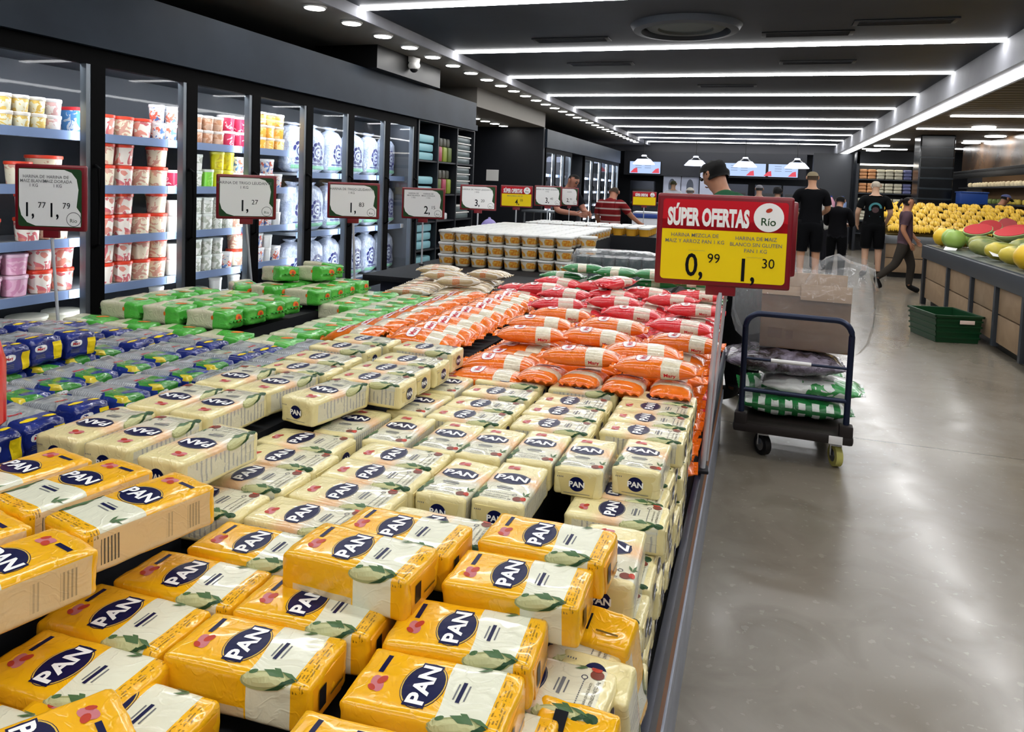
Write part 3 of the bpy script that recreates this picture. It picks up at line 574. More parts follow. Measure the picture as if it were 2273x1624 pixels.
for x0, y0, x1, y1, z in ((-1.2, .15, -.44, 1.5, .792), (-1.12, 1.5, -.44, 2.31, .802), (-1.39, .6, -1.0, 1.11, .912), (-1.41, 1.09, -1.13, 1.78, .882), (-1.38, 1.75, -1.10, 2.33, .877),
    (-.93, 2.34, -.46, 3.2, .823), (-1.6, 2.45, -1.02, 3.8, .845), (-.93, 3.2, -.46, 4.42, .823), (-1.42, 3.82, -1.02, 4.42, .823), (-1.3, 4.46, -.46, 4.6, .83), (-2.12, 3.82, -1.45, 4.6, .825), (-1.9, 2.5, -1.62, 3.8, .80), (-2.7, 2.5, -2.04, 3.8, .852), (-2.7, 1.05, -2.08, 2.34, .79), (-2.05, 1.05, -1.52, 2.34, .79), (-1.5, 1.8, -1.4, 2.4, .79), (-2.7, 2.36, -1.62, 2.49, .79)):
    bm = nb(); box(bm, (x0, y0, .5), (x1, y1, z-.014)); mo('riser', bm, M('bin_dark'), bn, smooth=None)
FLOUR = [('YA','yellow',-0.3,1.178,0.849,-1.7),
 ('YA','yellow',-0.316,1.066,0.834,0.4),
 ('YA','yellow',-0.356,0.954,0.804,4),
 ('YA','yellow',-0.355,0.842,0.792,3),
 ('YB','yellow',-0.551,0.993,0.864,-1.4),
 ('YB','yellow',-0.539,1.114,0.846,-2),
 ('YC','yellow',-0.77,1.039,0.809,3),
 ('YC','yellow',-0.809,0.926,0.802,1.4),
 ('YB','yellow',-0.586,0.926,0.806,4),
 ('YB','yellow',-0.606,0.814,0.802,3.5),
 ('YC','yellow',-0.83,0.814,0.796,0.7),
 ('YC','yellow',-0.801,0.702,0.794,2),
 ('YF','yellow',-0.685,0.53,0.839,-122),
 ('YF','yellow',-0.467,0.585,0.799,3),
 ('YF','yellow',-0.375,0.697,0.796,2),
 ('YL','yellow',-0.893,0.89,0.924,-103),
 ('YL','yellow',-1.039,0.912,0.919,-101),
 ('YL','yellow',-1.181,0.918,0.914,-100),
 ('YL','yellow',-0.896,0.666,0.926,-103),
 ('YL','yellow',-1.043,0.689,0.919,-102),
 ('CA','cream',-0.997,1.515,0.804,0),
 ('CA','cream',-0.976,1.403,0.804,0),
 ('CA','cream',-0.974,1.291,0.804,0),
 ('CA','cream',-0.985,1.162,0.804,0),
 ('CB','cream',-0.746,1.4,0.804,0),
 ('CB','cream',-0.747,1.287,0.804,0),
 ('CB','cream',-0.762,1.172,0.804,0),
 ('CB','cream',-0.747,1.512,0.804,0),
 ('CB','cream',-0.721,2.248,0.804,0),
 ('CB','cream',-0.709,2.106,0.804,0),
 ('CB','cream',-0.706,1.966,0.804,0),
 ('CB','cream',-0.71,1.854,0.804,0),
 ('CC','cream',-0.483,2.271,0.804,0),
 ('CC','cream',-0.479,2.106,0.804,0),
 ('CC','cream',-0.483,1.994,0.804,0),
 ('CC','cream',-0.479,1.877,0.804,0),
 ('CD','cream',-0.25,2.259,0.804,0),
 ('CD','cream',-0.25,2.147,0.804,0),
 ('CD','cream',-0.25,2.034,0.804,0),
 ('CD','cream',-0.25,1.922,0.804,0),
 ('CB','cream',-0.523,1.227,0.802,1),
 ('CB','cream',-0.735,1.645,0.734,0),
 ('CE','cream',-0.25,1.568,0.74,1),
 ('CN','cream',-0.695,1.68,0.804,-90),
 ('CN','cream',-0.583,1.682,0.804,-90),
 ('CN','cream',-0.467,1.704,0.804,-90),
 ('CN','cream',-0.35,1.702,0.804,-90),
 ('CN','cream',-0.226,1.751,0.804,-90),
 ('CM','cream',-0.579,1.459,0.799,-90),
 ('CM','cream',-0.466,1.48,0.799,-90),
 ('CK','cream',-0.83,1.679,0.804,-90),
 ('CK','cream',-0.965,1.683,0.804,-90),
 ('CK','cream',-0.883,1.906,0.804,-90),
 ('CK','cream',-0.888,2.129,0.804,-90),
 ('CR','cream',-0.218,1.303,0.779,-88),
 ('CU','cream',-1.261,2.273,0.879,0),
 ('CU','cream',-1.268,2.141,0.879,0),
 ('CU','cream',-1.247,1.98,0.879,0),
 ('CU','cream',-1.234,1.846,0.879,0),
 ('CV','cream',-1.017,2.248,0.881,0),
 ('CV','cream',-0.991,2.068,0.881,0),
 ('CV','cream',-0.997,1.943,0.881,0),
 ('CV','cream',-0.991,1.831,0.881,0),
 ('CS','cream',-1.327,1.678,0.884,90),
 ('CS','cream',-1.195,1.675,0.884,86),
 ('CS','cream',-1.037,1.663,0.884,80),
 ('CS','cream',-1.317,1.444,0.889,92),
 ('CS','cream',-1.189,1.445,0.891,90),
 ('CS','cream',-1.323,1.221,0.889,92),
 ('CS','cream',-1.184,1.213,0.892,90),
 ('CS','cream',-1.03,1.195,0.896,88)]
FLOUR += [('YB','yellow',-.70,.675,.786,2), ('YC','yellow',-.835,.575,.79,2), ('YC','yellow',-.845,.455,.79,0), ('YD','yellow',-1.07,.62,.79,3), ('YD','yellow',-1.08,.5,.79,1), ('YD','yellow',-1.06,.38,.79,2), ('YB','yellow',-.61,.435,.79,3), ('YA','yellow',-.37,.50,.79,2)]
LAB = dict(YD=('crosswise yellow flour bag below the raised left heap, {} from the front', 0), YA=('crosswise yellow flour bag, column nearest the aisle, {} from the front', 'yellow flour bags on the bin'), YB=('crosswise yellow flour bag, second column from the aisle, {} from the front', 0), YC=('crosswise yellow flour bag, third column from the aisle, {} from the front', 0),
 YF=('yellow flour bag in the frontmost row of the heap, {} by closeness', 0), YL=('yellow flour bag raised on the left heap, {} from the front', 0),
 CA=('crosswise cream flour bag, fourth column from the aisle, {} from the front', 'cream flour bags on the bin'), CB=('crosswise cream flour bag, third column from the aisle, {} from the front', 0), CC=('crosswise cream flour bag, second column from the aisle, {} from the front', 0),
 CD=('crosswise cream flour bag at the aisle edge behind the lengthwise row, {} from front', 0), CE=('crosswise cream flour bag under the two bags showing round end logos', 0), CN=('cream flour bag pointing at the viewer in the lengthwise row, {} from the left', 0),
 CM=('cream flour bag pointing at the viewer before the lengthwise row, {} from the left', 0), CK=('cream flour bag partly hidden under the raised heap, {} from the front', 0), CR=('lengthwise cream flour bag at the aisle edge beside the yellow bags', 0),
 CU=('cream flour bag on the raised heap, left crosswise column, {} from the front', 0), CV=('cream flour bag on the raised heap, right crosswise column, {} from the front', 0), CS=('cream flour bag on the raised heap with upside-down lettering, {} from the front', 0))
GN = {'Y': 'yellow flour bags on the bin', 'C': 'cream flour bags on the bin'}
cnt = {}
for k in LAB:
    rs = sorted([r for r in FLOUR if r[0] == k], key=lambda r: (r[2] if k in ('CN', 'CM') else r[3]))
    for i, (_, kind, x, y, z, rot) in enumerate(rs):
        j = (i*7+len(k)+ord(k[1])) % 3
        tilt = (R(-.018, .018), R(-.012, .012))
        if k == 'YA': tilt = (.05, -.03)
        FL[kind][j].put((x, y, z+.002), (tilt[0], tilt[1], RD(rot+R(-1.2, 1.2))), LAB[k][0].format(nth(i)), GN[k[0]])
# stacks seen from the aisle side
LN = ('top', 'second', 'third', 'bottom')
n = 0
for i in range(14):
    y = .74+.117*i; yel = y < .95
    for l in range(4):
        zb = .742-.0662*l
        if 1.5 < y < 1.64 and l == 0: continue
        if 1.2 < y < 1.5 and l == 0: continue
        FL['yellow' if (yel and (i+l) % 3) else 'cream'][(i+l) % 3].put((-.262+R(-.006, .008)-(.05 if yel and l < 2 else 0), y+R(-.003, .003), zb), (R(-.012, .012), R(-.012, .010), RD(R(-3, 3))), '%s flour bag in the aisle-side stack, %s layer, %s from the front' % ('yellow' if (yel and (i+l) % 3) else 'cream', LN[l], nth(i)), 'flour bags stacked along the aisle side')
for q, (x, y, z, rx, kd) in enumerate(((-.195, 1.11, .72, 1.15, 'yellow'), (-.185, 1.03, .69, 1.2, 'cream'), (-.188, .92, .69, 1.2, 'yellow'), (-.186, .80, .68, 1.2, 'cream'))):
    FL[kd][q % 3].put((x, y, z), (0, rx, RD(82+q*3)), '%s flour bag tipped on its side between the front yellow bags and the aisle, %s' % (kd, nth(q)), 'tipped flour bags at the aisle edge')
# ---- rice
def ricebag(k, x, y, z, rz=0, tx=0, ty=0, lab='', grp=''): return RB[k][int(abs(x*97+y*131)) % 3].put((x, y, z), (tx, ty, rz), lab, grp)
i = 0
for k, (x, y) in enumerate(((-.645, 2.36), (-.508, 2.37), (-.365, 2.35), (-.225, 2.36))): ricebag('orange', x, y, .838, RD(-90+R(-4, 4)), R(-.04, .04), -.12, 'orange rice bag end-on behind the cream flour bags, %s of four' % nth(k, 4, 'leftmost', 'rightmost'), 'orange rice bags')
for c, x in enumerate((-.28, -.555, -.83)):
    for r_ in range(5):
        y = 2.58+.134*r_
        ricebag('orange', x+R(-.01, .01), y, .826 if c < 3 else .85, RD(R(-3, 3)), R(-.03, .03), 0, 'lower-layer orange rice bag, %s column from the aisle, %s from front' % (ORD[c], nth(r_)), 'orange rice bags')
for k, (x, y, z, a) in enumerate(((-.275, 2.37, .905, -2), (-.53, 2.41, .905, 4), (-.36, 2.62, .893, 6), (-.82, 2.43, .842, 8), (-.80, 2.27, .832, 5), (-.80, 2.72, .896, 12), (-.54, 3.05, .896, 2), (-.23, 2.86, .893, -4), (-.56, 2.80, .894, 3), (-.83, 2.95, .896, 10), (-.8, 3.2, .897, 8))):
    ricebag('orange', x, y, z, RD(a), R(-.05, .05), R(-.03, .03), 'orange rice bag on top of the pile, ' + ('first, overhanging four end-on bags', 'second, left of the overhanging bag', 'third, behind the overhanging bag', 'fourth, at the left front', 'fifth, front left next to flour bags', 'sixth, tilted on the left heap', 'seventh, near the red bags', 'eighth, at the aisle behind', 'ninth, middle of the pile', 'tenth, on the left heap behind', 'eleventh, far left by red bags')[k], 'orange rice bags')
for k, y in enumerate((2.56, 2.70, 2.84, 2.98, 3.12, 3.26, 3.40, 3.54, 3.68)): ricebag('orange', -1.175+R(-.01, .01), y, .868, RD(4), .25, .10, 'orange rice bag in the shingled row left of the pile, %s from the front' % nth(k), 'orange rice bags')
for k, y in enumerate((2.53, 2.70, 2.88, 3.06, 3.24, 3.42, 3.6)): ricebag('orange', -1.46+R(-.01, .01), y+.03, .86, RD(-16), .22, -.14, 'orange rice bag curving over the left edge beside green bags, %s from the front' % nth(k), 'orange rice bags')
for c, x in enumerate((-.28, -.555, -.83, -1.105)):
    for r_ in range(9):
        y = 3.27+.134*r_
        if c == 3 and y < 3.85: continue
        ricebag('red', x+R(-.012, .012), y, .826, RD(R(-3, 3)), R(-.03, .03), 0, 'lower-layer red rice bag, %s column from the aisle, %s from front' % (ORD[c], nth(r_ if c < 3 else r_-5)), 'red rice bags')
for k, (x, y, z, a) in enumerate(((-.28, 3.2, .893, -3), (-.26, 3.68, .893, 2), (-.52, 3.42, .893, 5), (-.40, 3.95, .893, -6), (-.66, 3.72, .893, 3), (-.72, 4.02, .955, 62), (-.55, 4.15, .893, 4), (-.9, 3.5, .893, 12), (-.95, 3.85, .893, -4), (-1.12, 4.0, .893, 8), (-1.25, 3.95, .85, 5), (-1.3, 4.2, .85, 10), (-.85, 4.28, .893, 0), (-.28, 4.2, .893, 0), (-1.1, 4.3, .893, -8), (-.72, 3.95, .893, 0))):
    ricebag('red', x, y, z, RD(a), R(-.05, .05), R(-.05, .05), 'red rice bag on top of the red pile, %s counting from the aisle corner' % nth(k, None, 'first'), 'red rice bags')
for i in range(14):
    y = 2.46+.134*i; k = 'orange' if y < 3.1 else 'red'
    for l in range(4):
        ricebag(k, -.289+R(-.012, .008), y, .757-.066*l, RD(R(-4, 4)), R(-.03, .03), 0, '%s rice bag in the aisle-side stack, %s layer, %s from the front' % (k, LN[l], nth(i)), 'rice bags stacked along the aisle side')
for c, x in enumerate((-.29, -.57, -.85, -1.13)):
    for r_ in range(3):
        ricebag('green', x+R(-.02, .02), 4.50+.07*r_ if r_ < 2 else 4.36, .835+(.0 if r_ == 2 else .065*r_), RD(R(-8, 8)), R(-.08, .08), 0, 'green and white rice bag behind the red pile, %s from the aisle, %s' % (ORD[c], ('lower front', 'upper', 'frontmost')[r_] if r_ < 3 else ''), 'green rice bags')
for k, (x, y, z, a) in enumerate(((-.32, 4.3, .955, 4), (-.78, 4.48, .96, -3), (-1.0, 4.5, .965, 12), (-.55, 4.46, .965, 6))): ricebag('green', x, y, z, RD(a), R(-.1, .1), 0, 'green and white rice bag topping the far pile, %s from the aisle' % nth(k), 'green rice bags')
for c, x in enumerate((-1.58, -1.86)):
    for r_ in range(6): ricebag('beige', x-.02*r_, 3.86+.13*r_, .83, RD(R(-10, 10)), R(-.1, .1), 0, 'clear plastic grain bag, %s column from the red bags, %s from the front' % (ORD[c], nth(r_)), 'clear grain bags')
for k, (x, y, a) in enumerate(((-1.62, 3.98, 20), (-1.8, 4.2, 10), (-1.58, 4.4, -12), (-1.95, 4.45, 6))): ricebag('beige', x, y, .896, RD(a), R(-.1, .1), 0, 'clear plastic grain bag on top of the grain pile, %s from the front' % nth(k), 'clear grain bags')
# ---- green snack bags
def snack(x, y, z, rz, lab, tx=0, ty=0): return GB[int(abs(x*77+y*113)) % 3].put((x, y, z), (tx, ty, rz), lab, 'green grocery bags')
for c, x in enumerate((-1.72, -1.94)):
    for r_ in range(9):
        y = 2.56+.132*r_
        if c == 1 and y < 3.2 and y > 2.4: continue
        snack(x+R(-.01, .01), y, .802, RD(R(-5, 5)), 'green bag lying low beside the orange bags, %s column, %s from the front' % (ORD[c], nth(r_ if c == 0 else r_-5)), R(-.05, .05), R(-.05, .05))
for c, x in enumerate((-1.72, -1.95, -2.18, -2.41, -2.63)): snack(x, 2.39, .802, RD(R(-4, 4)), 'low green bag in the row touching the navy bags, %s from the aisle' % nth(c))
for c, x in enumerate((-2.1, -2.33, -2.56)):
    for r_ in range(4): snack(x+R(-.012, .012), 2.52+.131*r_, .864, RD(R(-4, 4)), 'green bag, front raised block, %s column from the aisle, %s from front' % (ORD[c], nth(r_)), R(-.04, .04))
for c, x in enumerate((-2.12, -2.35)):
    for r_ in range(4): snack(x+R(-.012, .012), 3.2+.131*r_, .864, RD(R(-4, 4)), 'green bag, rear raised block, %s column from the aisle, %s from front' % (ORD[c], nth(r_)), R(-.04, .04))
for k, (x, y, z, a) in enumerate(((-2.38, 3.34, .945, -25), (-2.24, 3.46, .945, -12), (-2.5, 3.2, .866, -40), (-2.3, 3.62, .945, -8))): snack(x, y, z, RD(a), 'green bag tipped askew on the rear block, %s of the crossing bags' % nth(k, 4, 'first'), R(-.2, .2), R(-.1, .1))
# ---- navy bags
def nav(k, x, y, z, lab, rz=0, tx=0, ty=0): return NV[k][int(abs(x*57+y*91)) % 2].put((x, y, z), (tx, ty, rz), lab, 'navy and silver grocery bags')
for c, x in enumerate((-1.72, -1.95, -2.19, -2.42, -2.64)):
    for r_ in range(9):
        y = 1.24+.127*r_; up = .084 if (c in (2, 3) and 2 <= r_ <= 5) else 0
        kd = 'a' if (c == 0 and r_ < 3) or up or (c >= 3) or r_ > 6 else 'b'
        nav(kd, x+R(-.012, .012)-(.04*r_*.25 if c == 0 and r_ < 3 else 0), y, .793+up, '%snavy and silver bag, %s column from the cream bags, %s from front' % ('raised ' if up else '', ORD[c], nth(r_)), RD(R(-5, 5)), R(-.06, .06), R(-.05, .05))
        if up: nav('b', x+R(-.01, .01), y, .797-.004, 'navy and silver bag under the raised block, %s column, %s from the front' % (ORD[c], nth(r_)), 0)
for r_ in range(5): nav('b', -1.49+R(-.01, .01), 1.86+.127*r_, .803, 'navy and silver bag tucked beside the raised cream heap, %s from the front' % nth(r_), RD(R(-5, 5)), R(-.05, .05))
# red jug at the left edge
bm = nb(); lathe(bm, [(.045, 0), (.055, .01), (.055, .13), (.045, .17), (.022, .2), (.022, .215)], 18); o = tag(mo('plastic_jug', bm, M('red_plastic', '#d8231c', .25, .5, 0, .4), None, (-1.432, 1.03, .985)), 'red plastic jug at the left edge behind the raised yellow bags', 'jug')
bm = nb(); lathe(bm, [(.026, .212), (.028, .24), (.02, .245)], 16); mo('cap', bm, M('red_plastic'), o)
# ---------------------------------------------------------------- frozen goods behind the glass
def wrapf(nm, a, b, c=None, sc=18, thr=.5, lo=None, hi=None):      # printed tub wall: base a with blotches b (and c) between heights
    def f(g):
        n = g.noise(sc, 2, 1.2); k = g.gt(n, thr)
        if lo is not None: k = g.mul(k, g.btw(g.z, lo, hi))
        col = g.mix(k, a, b)
        if c: col = g.mix(g.gt(g.noise(sc*1.7, 1, .5), .6), col, c)
        return col
    g = G(nm, .35, .5); g.put(g.b.inputs['Base Color'], f(g)); MATS[nm] = g.m; return g.m
def tub(name, r0, r1, h, body, lidc, cat='tub', n=16, sq=None, lidh=.022):
    bm = nb(); lathe(bm, [(r0*.9, 0), (r0, .005), (r1, h-lidh), (r1*.98, h-lidh+.002)], n, 0, sq=sq); o = tag(mo(name, bm, body), None, cat)
    bm = nb(); lathe(bm, [(r1*1.02, h-lidh), (r1*1.06, h-lidh+.003), (r1*1.06, h-.003), (r1*1.0, h)], n, 0, sq=sq); mo('lid', bm, M('lid'+lidc, lidc, .35), o); return Proto(rooted(o, 'tub_body'))
W_ = {'rw': wrapf('tub_red_white', '#e6ddd0', '#c9676a', '#d98a7a', 9, .52), 'rc': wrapf('tub_cream_red', '#e4d8bc', '#cf9a86', None, 16, .55), 'yo': wrapf('cup_yellow', '#e2dcc0', '#d8b45a', None, 24, .52), 'pk': wrapf('tub_pink', '#d9a9bd', '#c98aa6', None, 12, .5),
      'pc': wrapf('cup_pinkish', '#e4dcd8', '#cfa4a0', None, 26, .52), 'bw': wrapf('tub_blue', '#5c9ad8', '#e6eef6', None, 18, .55), 'br': wrapf('cup_brown', '#d9b49a', '#c08a68', None, 26, .5), 'rd': wrapf('tub_crimson', '#c42850', '#e6c8cc', None, 24, .6),
      'wg': wrapf('cup_white_grey', '#dcdcd4', '#a8ac9c', None, 24, .52), 'gn': wrapf('cup_green', '#7ccc3a', '#9ada5a', None, 14, .5), 'yl': wrapf('cup_yellowbright', '#e8dc22', '#d0b820', None, 14, .5), 'or': wrapf('tub_orange', '#eaa83a', '#f0cc88', None, 20, .52), 'mx': wrapf('tub_mixed', '#e4e0dc', '#d86a52', '#5c82c0', 22, .56), 'cr': wrapf('tub_cream', '#ddd8c4', '#cfc8ae', None, 8, .5)}
T = {'rw': tub('ice_cream_tub', .062, .072, .146, W_['rw'], '#e2452c'), 'rc': tub('ice_cream_tub', .062, .072, .146, W_['rc'], '#e2452c'), 'RW': tub('ice_cream_tub', .085, .10, .19, W_['rc'], '#e2452c'), 'yo': tub('ice_cream_cup', .042, .048, .10, W_['yo'], '#e8e0d4'), 'pc': tub('ice_cream_cup', .042, .048, .10, W_['pc'], '#e4e0e0'),
     'bw': tub('ice_cream_tub', .075, .08, .17, W_['bw'], '#d8353c', sq=5), 'pk': tub('ice_cream_tub', .065, .075, .13, W_['pk'], '#d8b4c4'), 'br': tub('ice_cream_cup', .046, .052, .115, W_['br'], '#e8e2da'), 'rd': tub('ice_cream_tub', .06, .07, .13, W_['rd'], '#ece8e8'), 'wg': tub('ice_cream_cup', .05, .055, .13, W_['wg'], '#e0e4dc'),
     'gn': tub('ice_cream_cup', .05, .055, .146, W_['gn'], '#dfe6d8'), 'yl': tub('ice_cream_cup', .05, .055, .146, W_['yl'], '#e8e060'), 'or': tub('juice_tub', .05, .055, .11, W_['or'], '#f0e8d8', sq=5), 'mx': tub('ice_cream_cup', .045, .052, .13, W_['mx'], '#f0f0f0', sq=4), 'cr': tub('round_tub', .1, .11, .17, W_['cr'], '#e4e0d0'), 'wh': tub('ice_cream_cup', .045, .05, .12, M('cup_plain', '#e8e8e4', .35), '#f2f2ee')}
TD = dict(rw='red and white tub with red lid', rc='cream tub with red lid', RW='large cream tub with red lid', yo='small yellow-banded cup', pc='small pinkish cup', bw='square blue and white tub', pk='pink tub', br='tan cup', rd='crimson tub', wg='white and grey cup', gn='green cup', yl='bright yellow cup', or_='orange tub', mx='multicoloured cup', cr='big cream round tub', wh='plain white cup')
TW = dict(rw=.155, rc=.155, RW=.215, yo=.105, pc=.105, bw=.175, pk=.162, br=.118, rd=.152, wg=.12, gn=.12, yl=.12, mx=.122, cr=.24, wh=.11); TW['or'] = .128
TH = dict(rw=.147, rc=.147, RW=.191, yo=.101, pc=.101, bw=.171, pk=.131, br=.116, rd=.131, wg=.131, gn=.147, yl=.147, mx=.131, cr=.171, wh=.121); TH['or'] = .111
DN = ('first', 'second', 'third', 'fourth')
def shelf(d, z, lvl, y, seq):
    k = 0
    for it in seq:
        if isinstance(it, (int, float)): y += it; continue
        key, n = it; w = TW[key]
        for s in range(n):
            T[key].put((-4.17-w/2+R(-.006, .006), y+w/2, z+.001+s*TH[key]), (0, 0, R(0, 6)), '%s%s, %s shelf, %s glass door, %s from left' % (('lower ', 'upper ', 'topmost ')[s] if n > 1 else '', TD.get(key, TD.get(key+'_')), lvl, DN[d-1], ORD[k]), 'tubs behind the freezer doors')
        y += w+.004; k += 1
A0 = 3.06; B0 = 3.87; C0 = 4.74; D0 = 5.52
shelf(1, 1.72, 'top', A0, [('yo', 2)]*4+[('pc', 2)]); 
shelf(1, 1.38, 'second', A0+.2, [('rc', 1), ('RW', 1)]); shelf(1, 1.04, 'third', A0, [('rc', 1), .1, ('rw', 2), ('RW', 1)]); shelf(1, .71, 'fourth', A0, [('pk', 2), ('pk', 2), ('rw', 2), ('rw', 2)]); shelf(1, .40, 'bottom', A0, [('cr', 1), ('cr', 1), ('cr', 1)])
T['bw'].put((-4.26, 3.76, 1.721), (0, 0, 0), 'square blue and white tub, right end of the top shelf behind the first door'); 
shelf(2, 1.72, 'top', B0, [('rw', 1), ('rc', 1), ('rw', 1), ('mx', 2), ('mx', 2)]); shelf(2, 1.38, 'second', B0, [('rc', 2), ('rw', 2), ('rc', 1), ('rc', 2), ('rd', 1)]); shelf(2, 1.04, 'third', B0, [('rw', 2), ('rw', 2), ('rc', 1), ('rc', 2), ('wh', 2)]); shelf(2, .71, 'fourth', B0, [('rw', 2), ('rw', 2), ('rc', 2), ('rc', 2), ('wh', 2)]); shelf(2, .40, 'bottom', B0, [('cr', 1), ('cr', 1), ('wh', 2), ('wh', 1)])
shelf(3, 1.72, 'top', C0, [('br', 2), ('br', 2), ('br', 2), ('rd', 2), ('rd', 2)]); shelf(3, 1.38, 'second', C0, [('wg', 2), ('gn', 1), ('yl', 2), ('yl', 2), ('mx', 2)]); shelf(3, 1.04, 'third', C0, [('wg', 2), ('wg', 2), ('wg', 2), ('wg', 2), ('rc', 2)]); shelf(3, .71, 'fourth', C0, [('wg', 2), ('wg', 2), ('wg', 2), ('mx', 1), ('rc', 2)]); shelf(3, .40, 'bottom', C0, [('cr', 1), ('wh', 2), ('wh', 1), ('wh', 2)])
shelf(4, 1.72, 'top', D0, [('or', 3), ('or', 3), ('or', 3)]); shelf(4, 1.38, 'second', D0, [('mx', 1), ('mx', 2), ('mx', 1)]); shelf(4, 1.04, 'third', D0, [('mx', 2), ('mx', 1), ('wh', 2)]); shelf(4, .72, 'fourth', D0, [('mx', 2), ('wh', 2), ('mx', 1)])
# ice bags
g = G('ice_bag_film', .25, .5, 0, .3); n = g.noise(13, 4, 1); g.col(g.mix(g.ramp(n, .35, .7), '#9aa6c0', '#d4dcea')); g.bump(g.noise(24, 4, 1.5), .7, .02); ICE = g.m
def icebag(seed):
    bm = nb(); rings = []; nt = 18; H = .48; rnd = Vector((seed*3.3, 1, 2))
    prof = [(.30, 0), (.62, .01), (.95, .05), (1, .12), (.97, .2), (1, .30), (.93, .38), (.66, .43), (.3, .452), (.46, .47), (.5, .48)]
    for rr, z in prof:
        ring = []
        for k in range(nt):
            t = 2*pi*k/nt; q = 1/((abs(cos(t))**3+abs(sin(t))**3)**(1/3)); v = Vector((.095*rr*q*cos(t), .165*rr*q*sin(t), z)); v += noise.noise_vector(v*12+rnd)*.016*(z > 0) ; v.z = max(v.z, 0); ring.append(v)
        rings.append(ring)
    loftr(bm, rings); bm.normal_update(); bv = BVHTree.FromBMesh(bm)
    def e(p, o, k):
        def fn(y, z):
            r = bv.ray_cast(Vector((.5, y, z)), Vector((-1, 0, 0)))
            if r[0] is None: r = bv.find_nearest(Vector((.08, y, z)))
            return r[0]+r[1]*o
        prn(bm, p, fn, k, .015)
    rs = random.Random(seed); cy, cz = rs.uniform(-.03, .03), .21
    for k in range(9):
        t = 2*pi*k/9; e(ell(cy+.080*cos(t), cz+.085*sin(t), .028, .017, 12, t+pi/2+rs.uniform(-.4, .4)), .002, 1)
    e(ring2(cy, cz, .052, .05, .012, 20, 3, 17), .002, 1); e(ell(cy+.01, cz, .018, .012, 12), .003, 1); e(rect(-.13, .04, .13, .075), .002, 2); e(rect(-.10, .09, .11, .10), .002, 1)
    return tag(mo('ice_bag', bm, [ICE, M('ice_navy', '#2a2f6a', .4), M('ice_green', '#7fb898', .4)]), None, 'ice bag')
IB = [Proto(icebag(s)) for s in (1, 2, 3)]; q = 0
for d, ys_, zs, nm in ((4, (5.83,), (1.53, .957, .402), 'fourth'), (5, (6.52, 6.86), (1.53, .957, .402), 'fifth'), (6, (7.31, 7.66), (1.53, .957, .402), 'sixth'), (7, (8.08,), (1.53, .957, .402), 'seventh')):
    for j, z in enumerate(zs):
        for i, y in enumerate(ys_):
            if d == 4: y = 6.205
            IB[q % 3].put((-4.31, y, z+.003), (0, 0, R(-.1, .1)), 'white ice bag, %s level behind the %s glass door%s' % (('top', 'middle', 'bottom')[j], nm, ('' if len(ys_) == 1 else ', left one' if i == 0 else ', right one')), 'ice bags behind the freezer doors'); q += 1
# ---------------------------------------------------------------- table of white-lidded tubs beyond the bin
bm = nb(); o = em('display_table', (0, 0, 0), 0, 'dark display table stacked with white-lidded tubs beyond the rice bags', 'display table')
box(bm, (-2.8, 4.95, .74), (-.55, 9.0, .78), 0, .005); mo('table_top', bm, M('bin_dark'), o)
bm = nb(); box(bm, (-2.7, 5.05, 0), (-.65, 8.9, .74)); mo('table_base', bm, M('bin_rail'), o, smooth=None)
bm = nb(); box(bm, (-2.55, 6.02, .78), (-1.45, 7.75, .985)); mo('riser', bm, M('bin_dark'), o, smooth=None)
bm = nb(); box(bm, (-2.5, 7.95, .78), (-1.0, 8.85, .985)); mo('riser', bm, M('bin_dark'), o, smooth=None)
g = G('tub_label', .35, .5); zz = g.btw(g.z, .02, .07); ang = g.gt(g.noise(17, 2, .3), .47); g.col(g.mix(g.mul(zz, ang), '#e2dac6', g.mix(g.gt(g.noise(60, 2), .5), '#e08a2c', '#eab84e')))
def ctub():
    bm = nb(); lathe(bm, [(.052, 0), (.056, .004), (.066, .082)], 20, 0, sq=4); o = tag(mo('margarine_tub', bm, g.m), None, 'tub')
    bm = nb(); lathe(bm, [(.069, .080), (.0725, .083), (.0725, .093), (.068, .0985), (.05, .0965)], 20, 0, sq=4); mo('lid', bm, M('tub_lid', '#e4e6e4', .35), o); return rooted(o, 'tub_body')
CT = Proto(ctub())
for r_ in range(12):
    for c in range(8):
        for l in ((0, 1, 2) if r_ == 0 else (2,)):
            CT.put((-2.53+.149*c, 5.93+.149*r_, .782+.1025*l), (0, 0, R(-.06, .06)), 'white-lidded margarine tub, %s column from left, %s row back%s' % (ORD[c], ORD[r_], ', %s layer' % ('bottom', 'middle', 'top')[l] if r_ == 0 else ''), 'white-lidded tubs on the far table')
for l in range(3): CT.put((-1.33, 6.12, .782+.1025*l), (0, 0, 0), 'white-lidded margarine tub in the set-back stack at the right end, %s layer' % ('bottom', 'middle', 'top')[l], 'white-lidded tubs on the far table')
def ytub():
    bm = nb(); lathe(bm, [(.05, 0), (.055, .06), (.06, .075)], 16); o = tag(mo('butter_tub', bm, M('tub_yellow', '#cf9a2c', .4)), None, 'tub'); bm = nb(); lathe(bm, [(.064, .075), (.066, .09), (.06, .095)], 16); mo('lid', bm, M('tub_lid'), o); return rooted(o, 'tub_body')
YT = Proto(ytub())
for r_ in range(5):
    for c in range(10): YT.put((-2.42+.142*c, 8.05+.15*r_, .987), (0, 0, 0), 'white-lidded yellow tub at rear of far table, %s from left, %s row' % (ORD[c], ORD[r_]), 'yellow tubs on the far table')
